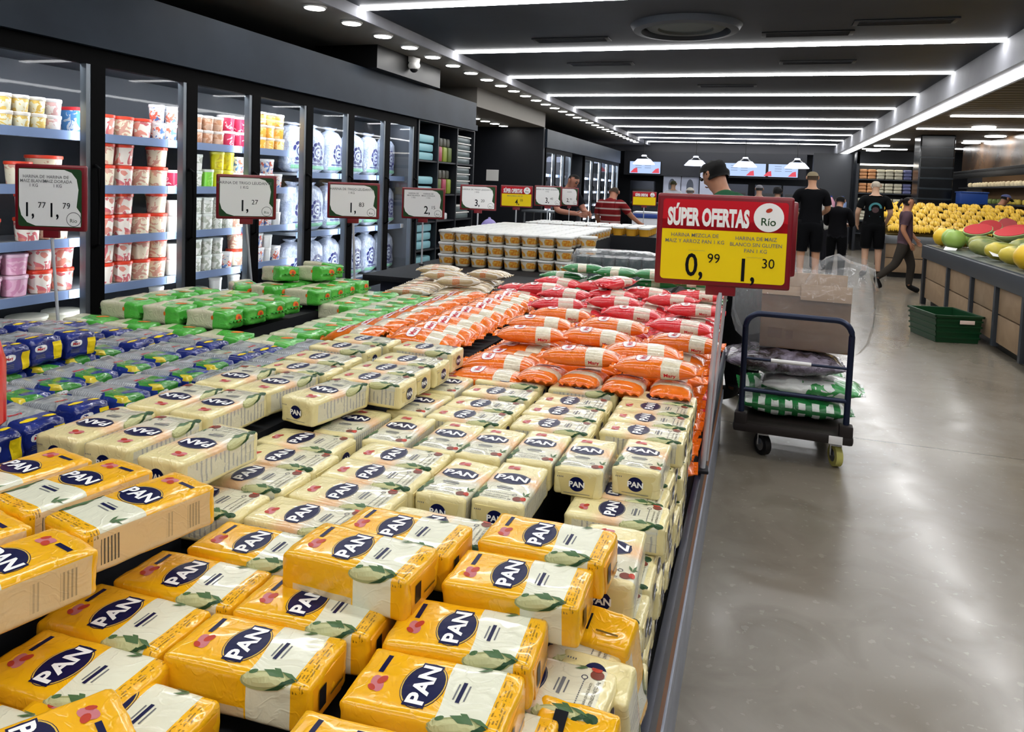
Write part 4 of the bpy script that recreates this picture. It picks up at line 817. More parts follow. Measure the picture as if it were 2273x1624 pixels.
# shrink-wrapped pack
o = em('wrapped_pack', (-.95, 5.32, .80), RD(4), 'clear shrink-wrapped pack of dark jars beside the white-lidded tubs', 'wrapped pack')
for k in range(12):
    bm = nb(); lathe(bm, [(.045, 0), (.048, .01), (.048, .11), (.035, .13)], 12); mo('jar', bm, M('jar_dark', '#2a3a3c', .2) if k % 3 else M('jar_white', '#c8c4ba', .3), o, (-.235+.094*(k % 6), -.05+.1*(k//6), 0))
for k in range(12):
    bm = nb(); lathe(bm, [(.045, 0), (.048, .01), (.048, .07)], 12); mo('jar', bm, M('jar_dark'), o, (-.235+.094*(k % 6), -.05+.1*(k//6), .131))
FILM = SHEER('clear_film', '#dfe6ea', .16, .12, 1.4, (14, .8))
bm = block_bm(.62, .26, .24, .05, 9, 5, .01, .012); mo('shrink_film', bm, FILM, o)
# ---------------------------------------------------------------- price signs on poles
M('sign_frame', '#7a1420', .3, .5, 0, .3); M('pole_white', '#c9ccd2', .3, .5, .3)
def ptr(bm, body, c, s, k, f, bold=0, sx=1): prn(bm, xf(text(body, bold, sx), c, s), f, ik(k))
def sign(loc, yaw, w, h, label, kind, lines, prices, pole_to, lean=(0, 0), group='price signs on poles'):
    o = em('price_sign', loc, yaw, label, 'price sign', group)      # origin at the board centre, board faces local -y
    bm = nb(); t = min(w, h)*.06; box(bm, (-w/2, -.012, -h/2), (w/2, .008, h/2), 0, .01, seg=3); box(bm, (-.05*w/.45, -.008, -h/2-.03), (.05*w/.45, .008, -h/2+.01), 0, .004); mo('frame', bm, M('sign_frame'), o)
    a, b = w/2-t, h/2-t; F0 = lambda d: flat((0, -.0125-d, 0), (1, 0, 0), (0, 0, 1))
    bm = nb(); rr = lambda x0, y0, x1, y1, r: poly([(x0+r-r*cos(q), y0+r-r*sin(q)) for q in [0, .5, 1.05, 1.57]]+[(x1-r+r*sin(q), y0+r-r*cos(q)) for q in [0, .5, 1.05, 1.57]]+[(x1-r+r*cos(q), y1-r+r*sin(q)) for q in [0, .5, 1.05, 1.57]]+[(x0+r-r*sin(q), y1-r+r*cos(q)) for q in [0, .5, 1.05, 1.57]])
    IM2 = [MATS['sign_frame']]+IM
    if kind == 'offer':
        prn(bm, rr(-a, -b, a, b, .012*w/.45), F0(.0006), ik('yel')); prn(bm, rr(-a, b*.26, a, b, .010*w/.45), F0(.001), ik('rd'))
        prn(bm, rect(-a, b*.26, a, b*.5), F0(.001), ik('rd'))
        ptr(bm, 'SÚPER OFERTAS', (-a*.26, b*.585), h*.185, 'white', F0(.0016), .05, .47)
        prn(bm, ell(a*.70, b*.63, h*.155, h*.155, 32), F0(.0016), ik('white')); ptr(bm, 'Río', (a*.70, b*.53), h*.085, 'green', F0(.0022), .01); prn(bm, ell(a*.70, b*.80, h*.035, h*.022, 16, .4), F0(.0022), ik('red'))
    else:
        prn(bm, rr(-a, -b, a, b, .012), F0(.0006), ik('green'))
        pts = []
        for q in range(9): pts.append((-a*.97+a*.5*(1-cos(q*pi/16)), -b*.97+b*.6*(1-sin(q*pi/16)) if 0 else -b*.97+b*.6*(1-sin(q*pi/16))))
        prn(bm, poly([(-a*.97, b*.97), (-a*.97, -b*.3), (-a*.9, -b*.62), (-a*.72, -b*.86), (-a*.45, -b*.97), (a*.97, -b*.97), (a*.97, -b*.5), (a*.84, -b*.3), (a*.9, b*.3), (a*.84, b*.66), (a*.68, b*.88), (a*.45, b*.97)]), F0(.001), ik('white'))
        prn(bm, ell(a*.75, -b*.72, h*.11, h*.11, 24), F0(.0013), ik('grey')); prn(bm, ell(a*.75, -b*.72, h*.10, h*.10, 24), F0(.0018), ik('white')); ptr(bm, 'Río', (a*.75, -b*.76), h*.06, 'green', F0(.0022))
    for body, cx, cz, s, k in lines: ptr(bm, body, (cx*a, cz*b), s*h, k, F0(.002), .004, .95)
    for big, small, cx, cz, s in prices:
        k = 'black'; ptr(bm, big+',', (cx*a, cz*b), s*h, k, F0(.002), .012, .8); ptr(bm, small, (cx*a+s*h*.80, cz*b+s*h*.30), s*h*.42, k, F0(.002), .0, .95)
    mo('price_card', bm, IM2, o, smooth=None)
    bm = nb(); L = loc[2]-h/2-pole_to; cyl(bm, (0, .0, -h/2-.02), (lean[0], lean[1], -h/2-L), .0075*w/.35, None, 10); mo('pole', bm, M('pole_white'), o)
    bm = nb(); box(bm, (lean[0]-.02, lean[1]-.03, -h/2-L), (lean[0]+.02, lean[1]+.03, -h/2-L+.012), 0, .004); mo('foot', bm, M('bin_dark'), o)
    return o
GY = 'grey'
sign((-.105, 2.62, 1.333), RD(6), .445, .312, 'large red and yellow offer sign on a pole at the aisle edge of the bin', 'offer',
     [('HARINA MEZCLA DE', -.46, .12, .042, GY), ('MAIZ Y ARROZ PAN 1 KG', -.46, -.03, .042, GY), ('HARINA DE MAIZ', .52, .10, .042, GY), ('BLANCO SIN GLUTEN', .52, -.05, .042, GY), ('PAN 1 KG', .52, -.2, .042, GY), ('_________', -.42, -.22, .03, GY), ('_________', .52, -.32, .03, GY)],
     [('0', '99', -.45, -.60, .255), ('1', '30', .42, -.66, .255)], .545, (-.03, -.04))
bm = nb(); o = em('price_sign', (-.065, 2.72, 1.345), RD(4), 'plain dark red sign frame standing just behind the large offer sign', 'price sign', 'price signs on poles')
box(bm, (-.2, -.01, -.13), (.2, .01, .13), 0, .01); mo('frame', bm, M('sign_frame'), o); bm = nb(); cyl(bm, (-.02, 0, -.12), (-.06, -.03, -.80), .006); mo('pole', bm, M('pole_white'), o)
two = lambda a, b, c: [('HARINA DE', -.5, .72, .048, GY), ('MAIZ BLANCA', -.5, .57, .048, GY), ('1 KG', -.5, .42, .048, GY), ('HARINA DE', .25, .72, .048, GY), ('MAIZ DORADA', .25, .57, .048, GY), ('1 KG', .25, .42, .048, GY)]
one = [('HARINA DE TRIGO LEUDANTE', -.08, .72, .065, GY), ('1 KG', -.08, .5, .065, GY)]
sign((-2.79, 2.34, 1.372), RD(20), .292, .275, 'white price sign reading 1,77 and 1,79, nearest of the white signs', 'white', two(0, 0, 0), [('1', '77', -.62, -.4, .22), ('1', '79', .15, -.4, .22)], .80, (.03, 0))
sign((-2.872, 3.688, 1.365), RD(38), .335, .262, 'white price sign reading 1,27 on a pole behind the green bags', 'white', one, [('1', '27', -.05, -.42, .26)], .80, (.04, .02))
sign((-2.527, 4.327, 1.352), RD(24), .338, .238, 'white price sign reading 1,83 in front of the middle freezer doors', 'white', one, [('1', '83', .0, -.42, .28)], .80, (.02, 0))
sign((-2.66, 5.69, 1.31), RD(20), .36, .26, 'white price sign with two columns standing before the black open shelving', 'white', two(0, 0, 0), [('2', '15', .2, -.45, .26)], .79, (0, 0))
sign((-2.68, 7.03, 1.35), RD(16), .368, .255, 'white price sign reading 3,20 just left of the yellow offer sign', 'white', one, [('3', '20', -.05, -.45, .27)], .79)
sign((-2.62, 8.1, 1.36), RD(14), .368, .25, 'small red and yellow offer sign reading 4 beyond the tub table', 'offer', [('MARGARINA 500 GR', -.1, .05, .06, GY)], [('4', '05', .05, -.55, .25)], .79)
sign((-2.545, 9.17, 1.363), RD(14), .35, .262, 'white price sign reading 3,40 just right of the small yellow sign', 'white', one, [('3', '40', -.05, -.45, .26)], 0)
sign((-2.33, 9.45, 1.36), RD(14), .23, .24, 'narrow white price sign partly hidden behind its neighbour on the far table', 'white', [('ACEITE', -.05, .6, .06, GY)], [('2', '90', -.2, -.4, .2)], 0)
sign((-1.80, 12.5, 1.336), RD(10), .40, .24, 'pale offer sign with yellow lower half far back by the food counter', 'offer', [], [], 0)
# ---------------------------------------------------------------- platform trolley with its load
M('steel_navy', '#1d2740', .3, .5, .4); M('deck_brown', '#221c1a', .5, .4); M('rubber_yel', '#c8c36a', .5); M('wheel_dark', '#0c0c0e', .5); M('chrome', '#b8bcc2', .2, .5, .9)
tr = em('platform_trolley', (.262, 4.75, 0), RD(-2), 'dark platform trolley with a loop handle, loaded with bagged boxes in the aisle', 'trolley')
bm = nb(); box(bm, (-.315, -.4, .145), (.315, .4, .2), 0, .018); mo('deck', bm, M('deck_brown'), tr)
bm = nb(); pts = [(-.275, -.36, .2), (-.275, -.375, .74)]
for k in range(7): t = pi-k*pi/12; pts.append((-.195+.08*cos(t), -.378, .745+.08*sin(t)))
for k in range(7): t = pi/2-k*pi/12; pts.append((.195+.08*cos(t), -.378, .745+.08*sin(t)))
pts.append((.275, -.36, .2)); tube(bm, pts, .0165, 10); mo('handle', bm, M('steel_navy'), tr)
bm = nb(); cyl(bm, (-.272, -.372, .565), (.272, -.372, .565), .008); mo('crossbar', bm, M('steel_navy'), tr)
bm = nb(); cyl(bm, (-.272, -.368, .385), (.272, -.368, .385), .013); mo('crossbar', bm, M('steel_navy'), tr)
bm = nb(); cyl(bm, (-.13, -.374, .566), (.08, -.374, .566), .0115); mo('white_tape', bm, M('white'), tr)
for x in (-.275, .275):
    bm = nb(); box(bm, (x-.035, -.40, .19), (x+.035, -.33, .255), 0, .01); mo('handle_socket', bm, M('deck_brown'), tr)
bm = nb(); box(bm, (.19, -.405, .15), (.26, -.401, .195), 0, .002); mo('white_sticker', bm, M('white'), tr)
for x, y, m in ((-.15, -.30, 'wheel_dark'), (.235, -.31, 'rubber_yel'), (-.2, .3, 'wheel_dark'), (.2, .3, 'wheel_dark')):
    bm = nb(); a = .35 if m == 'rubber_yel' else .6; d = Vector((cos(a), sin(a), 0)); c = Vector((x, y, .062)); cyl(bm, c-d*.018, c+d*.018, .061, None, 20); w = mo('wheel', bm, M(m), tr)
    bm = nb(); cyl(bm, c-d*.020, c+d*.020, .035, None, 16); mo('hub', bm, M('chrome'), w)
    bm = nb(); box(bm, (x-.028, y-.03, .12), (x+.028, y+.03, .15)); box(bm, (x-.03, y-.012, .06), (x-.024, y+.012, .125)); box(bm, (x+.024, y-.012, .06), (x+.03, y+.012, .125)); mo('caster_fork', bm, M('chrome'), tr)
# sacks on the deck
g = G('sack_green', .3, .5, 0, .3); w1 = g.wave(4.2, 'X', 1.5); w2 = g.wave(6, 'Z', 1.0); k = g.mul(g.gt(w1, .45), g.gt(w2, .35)); g.col(g.mix(k, '#1f7a3c', '#e2e8e0')); g.bump(g.noise(18, 4, 1), .5, .02); SG = g.m
g = G('sack_white', .3, .5, 0, .3); g.col(g.mix(g.mul(g.gt(g.noise(7, 2, 1), .58), g.gt(g.x, -.05)), '#e4e8e4', '#3f9a52')); g.bump(g.noise(16, 4, 1), .5, .02); SW = g.m
def sack(nm, L, Wd, H, m, loc, rz, seed, lab, cat='sack'):
    bm = pillow_bm(L, Wd, H, seed, 20, 18, .014, 3.0); o = tag(mo(nm, bm, m, smooth=None), lab, cat); fin(L, Wd, H, 1, m, o, seed); fin(L, Wd, H, -1, m, o, seed+1); o.location = loc; o.rotation_euler = (0, 0, RD(rz)); return o
sack('printed_sack', .60, .36, .11, SG, (.27, 4.67, .214), 0, 2, 'green and white printed sack on the trolley deck, front one'); sack('printed_sack', .58, .36, .11, SG, (.24, 5.06, .214), 4, 5, 'green and white printed sack on the trolley deck, rear one')
sack('white_sack', .54, .33, .10, SW, (.36, 4.69, .337), -4, 3, 'white sack with green print bulging over the right side of the trolley'); sack('white_sack', .5, .34, .11, SW, (.3, 5.06, .337), 3, 7, 'white sack at the back of the trolley load')
g = G('dark_film', .18, .5, 0, .6); n = g.noise(7, 4, 1.5); g.col(g.mix(g.ramp(n, .38, .66), '#2c2324', '#8f8698')); g.bump(g.noise(10, 4, 2), .8, .03)
sack('dark_plastic_sack', .66, .44, .14, g.m, (.19, 4.74, .442), 2, 11, 'dark shiny plastic sack under the cardboard box on the trolley')
g = G('cardboard', .8, .2); g.col(g.mix(g.ramp(g.noise(5, 4), .3, .7), '#6e5846', '#7c6552')); CB = g.m
o = em('cardboard_box', (.31, 4.86, .585), RD(-3), 'brown cardboard box inside the clear bag on the trolley', 'box')
bm = nb(); box(bm, (-.245, -.2, 0), (.245, .2, .32), 0, .004); mo('carton', bm, CB, o)
bm = nb(); prn(bm, rect(-.2, .06, -.12, .12), flat((0, -.2008, 0), (1, 0, 0), (0, 0, 1)), 0); prn(bm, rect(-.1, .06, -.06, .11), flat((0, -.2008, 0), (1, 0, 0), (0, 0, 1)), 0); mo('printed_marks', bm, M('carton_print', '#5f4636', .7), o, smooth=None)
bm = nb(); box(bm, (-.245, -.212, .318), (-.03, -.2, .372), 0, .003, Matrix.Rotation(-.25, 4, 'X')); box(bm, (-.03, -.222, .300), (.245, -.205, .392), 0, .003, Matrix.Rotation(-.1, 4, 'X')); mo('flap', bm, M('cardboard_light', '#a58c72', .8, .2), o)
bm = nb(); box(bm, (-.24, .19, .318), (.24, .2, .42), 0, .003); mo('flap', bm, M('cardboard_light'), o)
BAG = SHEER('bag_film', '#eef2f6', .15, .10, 1.4, (9, .8))
o = em('plastic_bag', (.29, 4.86, .578), 0, 'big clear plastic bag holding the cardboard box on the trolley', 'plastic bag')
bm = nb(); rings = []; nt = 40
for rr, z in ((.85, .02), (.98, .10), (1.04, .22), (1.06, .34), (1.04, .46), (1.0, .54), (.96, .6)):
    ring = []
    for k in range(nt):
        t = 2*pi*k/nt; q = 1/((abs(cos(t))**4+abs(sin(t))**4)**.25); v = Vector((.375*rr*q*cos(t), .275*rr*q*sin(t), z*.83)); v += noise.noise_vector(v*7+Vector((3, 1, 5)))*.045
        if z > .58: v.z += .05*noise.noise(Vector((t*1.7, 2, 1)))+.05*max(0, cos(t-.3))
        ring.append(v)
    rings.append(ring)
loftr(bm, rings, 0, False); mo('bag_body', bm, BAG, o, smooth=3)
def strap(pts, w):
    bm = nb(); L_ = []; 
    for i, p in enumerate(pts):
        p = Vector(p); d = Vector((noise.noise(p*9)*.03, w/2, noise.noise(p*11)*.02)); L_.append((bm.verts.new(p-d), bm.verts.new(p+d*.2+Vector((0, 0, .02))), bm.verts.new(p+d)))
    for a, b in zip(L_, L_[1:]):
        for k in range(2): bm.faces.new((a[k], a[k+1], b[k+1], b[k]))
    return bm
mo('bag_handle', strap([(-.17, -.2, .52), (-.19, -.2, .58), (-.18, -.19, .65), (-.14, -.18, .685), (-.09, -.19, .67), (-.06, -.2, .61), (-.04, -.2, .53)], .10), BAG, o, (0, 0, -.1), smooth=3)
mo('bag_handle', strap([(.0, -.22, .5), (.05, -.2, .58), (.11, -.18, .645), (.18, -.16, .665), (.24, -.17, .63), (.31, -.18, .61), (.37, -.2, .59), (.38, -.22, .5)], .14), BAG, o, (0, 0, -.1), smooth=3)
# ---------------------------------------------------------------- green crate on the floor
o = em('plastic_crate', (2.0, 9.13, .002), RD(14), 'open dark green plastic crate on the floor by the produce counter', 'crate'); GC = M('crate_green', '#0b3a1e', .35, .5)
def shell(sx, sy, h0, h1, t, flare=.02):
    bm = nb(); f = lambda z: flare*z/.3
    for s in (-1, 1):
        for ax in (0, 1):
            A, B = (sx, sy) if ax == 0 else (sy, sx); q = []
            for z in (h0, h1):
                for d in (0, -t): q.append([s*(A+f(z)+d), B+f(z), z])
            def P(a, b, z): return Vector((a, b, z)) if ax == 0 else Vector((b, a, z))
            v = [bm.verts.new(P(c[0], e*(c[1]), c[2])) for c in q for e in (-1, 1)]
            for idx in ((0, 1, 5, 4), (2, 6, 7, 3), (4, 5, 7, 6), (0, 2, 3, 1), (0, 4, 6, 2), (1, 3, 7, 5)): bm.faces.new([v[i] for i in idx])
    bmesh.ops.recalc_face_normals(bm, faces=bm.faces[:]); return bm
mo('crate_wall', shell(.215, .29, 0, .285, .008), GC, o, smooth=None)
for z in (.045, .105, .165, .225): mo('crate_rib', shell(.226, .301, z, z+.018, .012), GC, o, smooth=None)
mo('crate_rim', shell(.232, .307, .27, .292, .02), GC, o, smooth=None)
bm = nb(); box(bm, (-.215, -.29, 0), (.215, .29, .012)); mo('crate_floor', bm, GC, o, smooth=None)
bm = nb(); box(bm, (.0, -.3285, .205), (.15, -.322, .245), 0, .004); mo('white_tag', bm, M('tag_pale', '#e0c8bc', .5), o)
# ---------------------------------------------------------------- produce counters on the right
g = G('counter_wood', .55, .35); w = g.noise(3, 5, 2); g.col(g.mix(g.ramp(w, .3, .7), '#8e765c', '#9c8468')); CW = g.m
M('counter_steel', '#3d434b', .4, .5, .3); M('counter_dark', '#15171a', .5); M('counter_top', '#4a514e', .35, .5)
o = em('produce_counter', (0, 0, 0), 0, 'long wood-panelled produce counter with grey steel rim along the right aisle', 'counter')
bm = nb(); box(bm, (2.38, 2.0, .1), (4.2, 11.95, .66)); mo('body', bm, M('counter_dark'), o, smooth=None)
bm = nb(); box(bm, (2.3, 2.0, .655), (4.25, 12.1, .835), 0, .012); mo('rim', bm, M('counter_steel'), o)
bm = nb(); box(bm, (2.34, 2.05, .836), (4.2, 12.05, .85), 0, .005); mo('top', bm, M('counter_top'), o)
bm = nb(); box(bm, (2.42, 2.0, 0), (4.1, 11.9, .1)); mo('plinth', bm, M('black'), o, smooth=None)
PY = [11.95, 10.55, 9.45, 8.55, 7.72, 6.85, 6.0, 5.1, 4.2, 3.2, 2.1]
for i, y in enumerate(PY):
    bm = nb(); a = .05 if i == 0 else .03; box(bm, (2.30, y-a, .06 if i else 0), (2.36, y+a, .66)); mo('post', bm, M('counter_steel' if i else 'frz_dark'), o, smooth=None)
for y0, y1 in zip(PY[1:], PY):
    for z0, z1 in ((.1, .375), (.388, .655)):
        bm = nb(); box(bm, (2.335, y0+.03, z0), (2.37, y1-.03, z1), 0, .004); mo('wood_panel', bm, CW, o)
def melon(nm, prof, m, cat, n=14):
    bm = nb(); lathe(bm, prof, n); return tag(mo(nm, bm, m), None, cat)
g = G('papaya_skin', .4, .5); n = g.noise(4, 3, .6); c = g.mix(g.ramp(n, .38, .62), '#6c7a36', '#c9b640'); g.col(c); PS = g.m
g = G('papaya_green', .45, .5); n = g.noise(5, 3, 1); g.col(g.mix(g.ramp(n, .35, .65), '#5c6f3c', '#9a9c54')); PG = g.m
M('papaya_ripe', '#cf7a2a', .4); M('melon_green', '#8fae4e', .45); M('melon_yellow', '#e0b828', .4); M('rind', '#b8cf92', .5); M('flesh', '#d24a4e', .45, .5); M('stem_brown', '#5a4a2e', .7)
pp = [(.012, -.21), (.055, -.19), (.092, -.125), (.105, -.025), (.092, .085), (.062, .165), (.028, .205), (.01, .215)]
def fruit(m, prof, nm, cat, stem):
    bm = nb(); lathe(bm, prof, 16); o = tag(mo(nm, bm, m), None, cat); bm = nb(); z = prof[-1][1]; cyl(bm, (0, 0, z-.004), (.004, 0, z+.02), .008, .005, 8); mo('stem', bm, M('stem_brown'), o); return Proto(o)
FR = {'p': fruit(PG, pp, 'papaya', 'papaya', 1), 'y': fruit(PS, pp, 'papaya', 'papaya', 1), 'o': fruit(M('papaya_ripe'), pp, 'papaya', 'papaya', 1)}
sp = [(.012, -.13), (.08, -.108), (.122, -.045), (.13, .0), (.122, .045), (.08, .108), (.014, .128)]
FR['g'] = fruit(M('melon_green'), sp, 'melon', 'melon', 1); FR['m'] = fruit(M('melon_yellow'), sp, 'melon', 'melon', 1)
fl = ((('p', 2.80, 10.9, 0), ('p', 2.62, 10.0, 1), ('y', 2.50, 8.75, 1), ('p', 2.85, 9.5, 1), ('o', 2.78, 8.62, 2), ('m', 2.47, 7.95, 0), ('y', 2.75, 8.2, 1), ('g', 2.55, 11.55, 0), ('g', 2.50, 11.15, 0), ('m', 2.48, 11.8, 0), ('p', 3.2, 11.4, 1), ('y', 3.1, 10.3, 0), ('p', 3.35, 10.6, 1), ('p', 3.6, 11.3, 0), ('g', 3.55, 11.8, 0), ('m', 2.75, 11.85, 0), ('p', 3.15, 9.0, 0), ('y', 2.95, 7.9, 2), ('o', 2.62, 7.3, 0), ('y', 2.6, 6.8, 1), ('p', 3.6, 9.9, 1), ('g', 2.82, 11.45, 0), ('y', 2.5, 9.45, 1), ('p', 3.0, 10.1, 1), ('y', 2.45, 7.5, 1), ('p', 2.75, 7.6, 0), ('p', 3.3, 9.4, 1), ('o', 3.0, 8.5, 1), ('g', 3.3, 8.3, 0), ('p', 3.65, 9.1, 0), ('y', 3.4, 11.0, 1), ('p', 3.85, 10.5, 1), ('g', 3.9, 11.5, 0), ('m', 2.48, 8.3, 0), ('p', 3.3, 7.6, 1)))
fl = [list(f_) for f_ in fl]
for _ in range(80):
    for i in range(len(fl)):
        for j in range(i):
            a, b = fl[i], fl[j]; rx = (.14 if a[0] in 'gm' else .22)+(.14 if b[0] in 'gm' else .22); ry = (.135 if a[0] in 'gm' else .125)+(.135 if b[0] in 'gm' else .125)
            dx, dy = a[1]-b[1], a[2]-b[2]; d = math.hypot(dx/rx, dy/ry)
            if d < 1:
                k_ = .12*(1-d)/max(d, .05); a[1] += dx*k_; b[1] -= dx*k_; a[2] += dy*k_; b[2] -= dy*k_
    for f_ in fl: f_[1] = max(f_[1], 2.5 if f_[0] in 'gm' else 2.6); f_[2] = min(f_[2], 11.85)
for k, (t, x, y, st) in enumerate(fl):
    big = t in 'gm'; z = .982 if big else .957
    FR[t].put((x, y, z+(.02 if x > 2.9 else 0)), (RD(90)+R(-.15, .15) if not big else R(-.3, .3), R(-.2, .2), RD(90)+R(-.25, .25) if not big else 0), '%s on the produce counter, %s from its far corner' % ({'p': 'green papaya', 'y': 'yellow-green papaya', 'o': 'orange ripe papaya', 'g': 'round green melon', 'm': 'round yellow melon'}[t], nth(sorted(range(len(fl)), key=lambda q: -fl[q][2]).index(k), None, 'closest') if k < 20 else 'number %d' % (k+1)), 'loose fruit on the produce counter')
def slice_(L, r):
    bm = nb(); rings = []
    for i in range(13):
        s = -1+2*i/12; rr = r*math.sqrt(max(.02, 1-s*s)); rings.append([Vector((s*L, rr*cos(t), -rr*abs(sin(t)))) for t in [pi*k/10 for k in range(11)]])
    loftr(bm, rings, 0); o = tag(mo('watermelon_piece', bm, M('rind')), None, 'watermelon'); bm = nb()
    rings = [[Vector((s*L*.93, rr*.9*c, .003+h)) for c, h in ((-1, 0), (1, 0), (1, .006), (-1, .006))] for s, rr in [(-1+2*i/12, r*math.sqrt(max(.02, 1-(-1+2*i/12)**2))) for i in range(13)]]
    loftr(bm, rings, 0); mo('flesh', bm, M('flesh'), o); return o
WS = Proto(slice_(.2, .11))
for k, (x, y, z, a, b) in enumerate(((2.78, 11.25, 1.13, .6, 20), (3.02, 11.65, 1.17, .7, 35), (3.2, 11.2, 1.15, .5, 10), (3.3, 11.9, 1.2, .7, 50), (3.05, 10.85, 1.13, .5, 0))): WS.put((x, y, z), (a, -.2, RD(b)), 'cut red watermelon piece near the far corner of the counter, %s from the aisle' % nth(k), 'cut watermelon pieces')
bm = nb(); box(bm, (-.07, -.05, 0), (.07, .05, .003)); PC = Proto(tag(mo('price_card', bm, M('white'), smooth=None), None, 'price card'))
for k, (x, y) in enumerate(((2.42, 11.0), (2.5, 9.3), (2.85, 11.75), (3.0, 9.7))): PC.put((x, y, .93 if k else .856), (.5, .1, R(-.5, .5)), 'blank white price card among the fruit, %s from the far corner' % nth(k), 'price cards on the counter')
# banana table
o = em('banana_table', (0, 0, 0), 0, 'wood-panelled table heaped with bananas across the end of the aisle', 'display table')
bm = nb(); box(bm, (2.33, 15.6, .64), (5.0, 17.2, .79), 0, .01); mo('rim', bm, M('table_metal', '#777a7e', .35, .5, .5), o)
bm = nb(); box(bm, (2.38, 15.66, .1), (4.95, 17.1, .64)); mo('body', bm, M('counter_dark'), o, smooth=None)
for x in (2.36, 3.25, 4.15):
    for z0, z1 in ((.1, .36), (.375, .64)):
        bm = nb(); box(bm, (x, 15.63, z0), (x+.87, 15.665, z1), 0, .004); mo('wood_panel', bm, CW, o)
bm = nb(); box(bm, (2.42, 15.7, 0), (4.9, 17.1, .1)); mo('plinth', bm, M('black'), o, smooth=None)
bm = nb()
for k in range(5): box(bm, (2.4, 15.86+.25*k, .79), (4.95, 17.15, .815+.095*k))
mo('riser', bm, M('banana_liner', '#6e5a1e', .7), o, smooth=None)
g = G('banana_skin', .45, .4); n = g.noise(12, 3, .5); g.col(g.mix(g.ramp(n, .4, .75), '#e2ba30', '#c99a2a')); BS = g.m
def bunch(seed):
    rs = random.Random(seed); root = None
    for k in range(5):
        bm = nb(); a = (k-2)*.16; pts = []; rr = []
        for i in range(8):
            t = i/7; th = -.5+t*1.5; pts.append((.036*(k-2)*(.5+.6*t)+rs.uniform(-.002, .002), -.02+.19*sin(th)*.8, .045+.10*cos(th)+.010*(k % 2))); rr.append(.007+.0185*min(1, 5*t*(1-t)+.12) if 0 < i < 7 else .006)
        tube(bm, pts, rr, 7); 
        if root is None: root = em('banana_bunch'); tag(root, None, 'banana bunch')
        mo('banana', bm, BS, root)
    bm = nb(); cyl(bm, (0, -.10, .12), (0, -.125, .155), .018, .012, 8); mo('crown_stalk', bm, M('stem_brown'), root); return root
BB = [Proto(bunch(1)), Proto(bunch(2))]; q = 0
for r_ in range(8):
    for c in range(14):
        x = 2.44+.198*c+(.09 if r_ % 2 else 0)+R(-.02, .02)
        if x > 4.9: continue
        BB[q % 2].put((x, 15.72+.172*r_+R(-.02, .02), (.795, .815, .885, .955, 1.03, 1.10, 1.17, 1.235)[r_]+.015+R(0, .012)), (R(-.38, -.22), R(-.1, .1), RD(180)+R(-.2, .2)), 'bunch of yellow bananas on the banana table, %s row up, %s from its aisle end' % (ORD[r_], ORD[c]), 'banana bunches'); q += 1
# dark tiled column
g = G('black_tile', .18, .5); g.col('#0d1013'); w = g.wave(1.35, 'Z', 0); g.bump(g.gt(w, .92), .8, .03); c = g.mix(g.gt(w, .93), '#0d1013', '#2c3338'); g.col(c)
bm = nb(); box(bm, (3.42, 18.9, 0), (4.12, 19.6, 2.95), 0, .03); struct('column', bm, g.m)
# wall produce case
o = em('produce_wall_case', (0, 0, 0), 0, 'tall produce wall case with tilted brown mirror panel at the far right', 'produce case')
bm = nb(); box(bm, (5.1, 16, 0), (5.9, 23, .8)); mo('base', bm, M('counter_dark'), o, smooth=None)
bm = nb(); box(bm, (4.95, 16, 2.18), (5.2, 23, 2.26), 0, .01); box(bm, (4.95, 16, 2.06), (4.99, 23, 2.2), 0, .005); mo('canopy', bm, M('black'), o)
g = G('brown_panel', .25, .5); g.col(g.mix(g.ramp(g.noise(.9, 3), .35, .65), '#5a4636', '#9a7350'))
bm = nb(); box(bm, (5.2, 16, 2.26), (5.25, 23, 2.95), 0, 0, Matrix.Rotation(.0, 4, 'Y')); mo('mirror_panel', bm, g.m, o, smooth=None)
bm = nb(); box(bm, (5.7, 16, .8), (5.75, 23, 2.2)); mo('back_panel', bm, M('case_back', '#8a6a48', .6), o, smooth=None)
bm = nb(); box(bm, (5.0, 16.1, 2.16), (5.1, 22.9, 2.18)); mo('lamp', bm, EM('warm_lamp', (1, .8, .55, 1), 6), o, smooth=None)
for z in (1.1, 1.45, 1.85):
    bm = nb(); box(bm, (5.15-.12*(1.85-z), 16, z-.03), (5.7, 23, z)); mo('shelf', bm, M('counter_steel'), o, smooth=None)
sp2 = [(.005, 0), (.05, .008), (.068, .05), (.055, .10), (.01, .12)]
SPR = {}
for nm, c, ct in (('cabbage', '#c4c882', 'cabbage'), ('turnip', '#ece6cc', 'vegetable'), ('lettuce', '#8aa052', 'lettuce'), ('pear', '#d8c050', 'fruit')):
    bm = nb(); lathe(bm, sp2, 10); SPR[nm] = Proto(tag(mo(nm, bm, M('veg'+nm, c, .5)), None, ct))
for lv, z in enumerate((1.1, 1.45, 1.85)):
    for k in range(22):
        nm = ('lettuce', 'cabbage', 'pear')[(k//6+lv) % 3] if lv < 2 else 'turnip'
        SPR[nm].put((5.25+R(0, .05), 16.4+.28*k, z+.002), (0, 0, R(0, 6)), '%s on the %s shelf of the far produce case, %s' % (nm, ('lower', 'middle', 'top')[lv], nth(k, 22, 'nearest') if k < 20 else 'number %d along' % (k+1)), 'produce in the wall case')
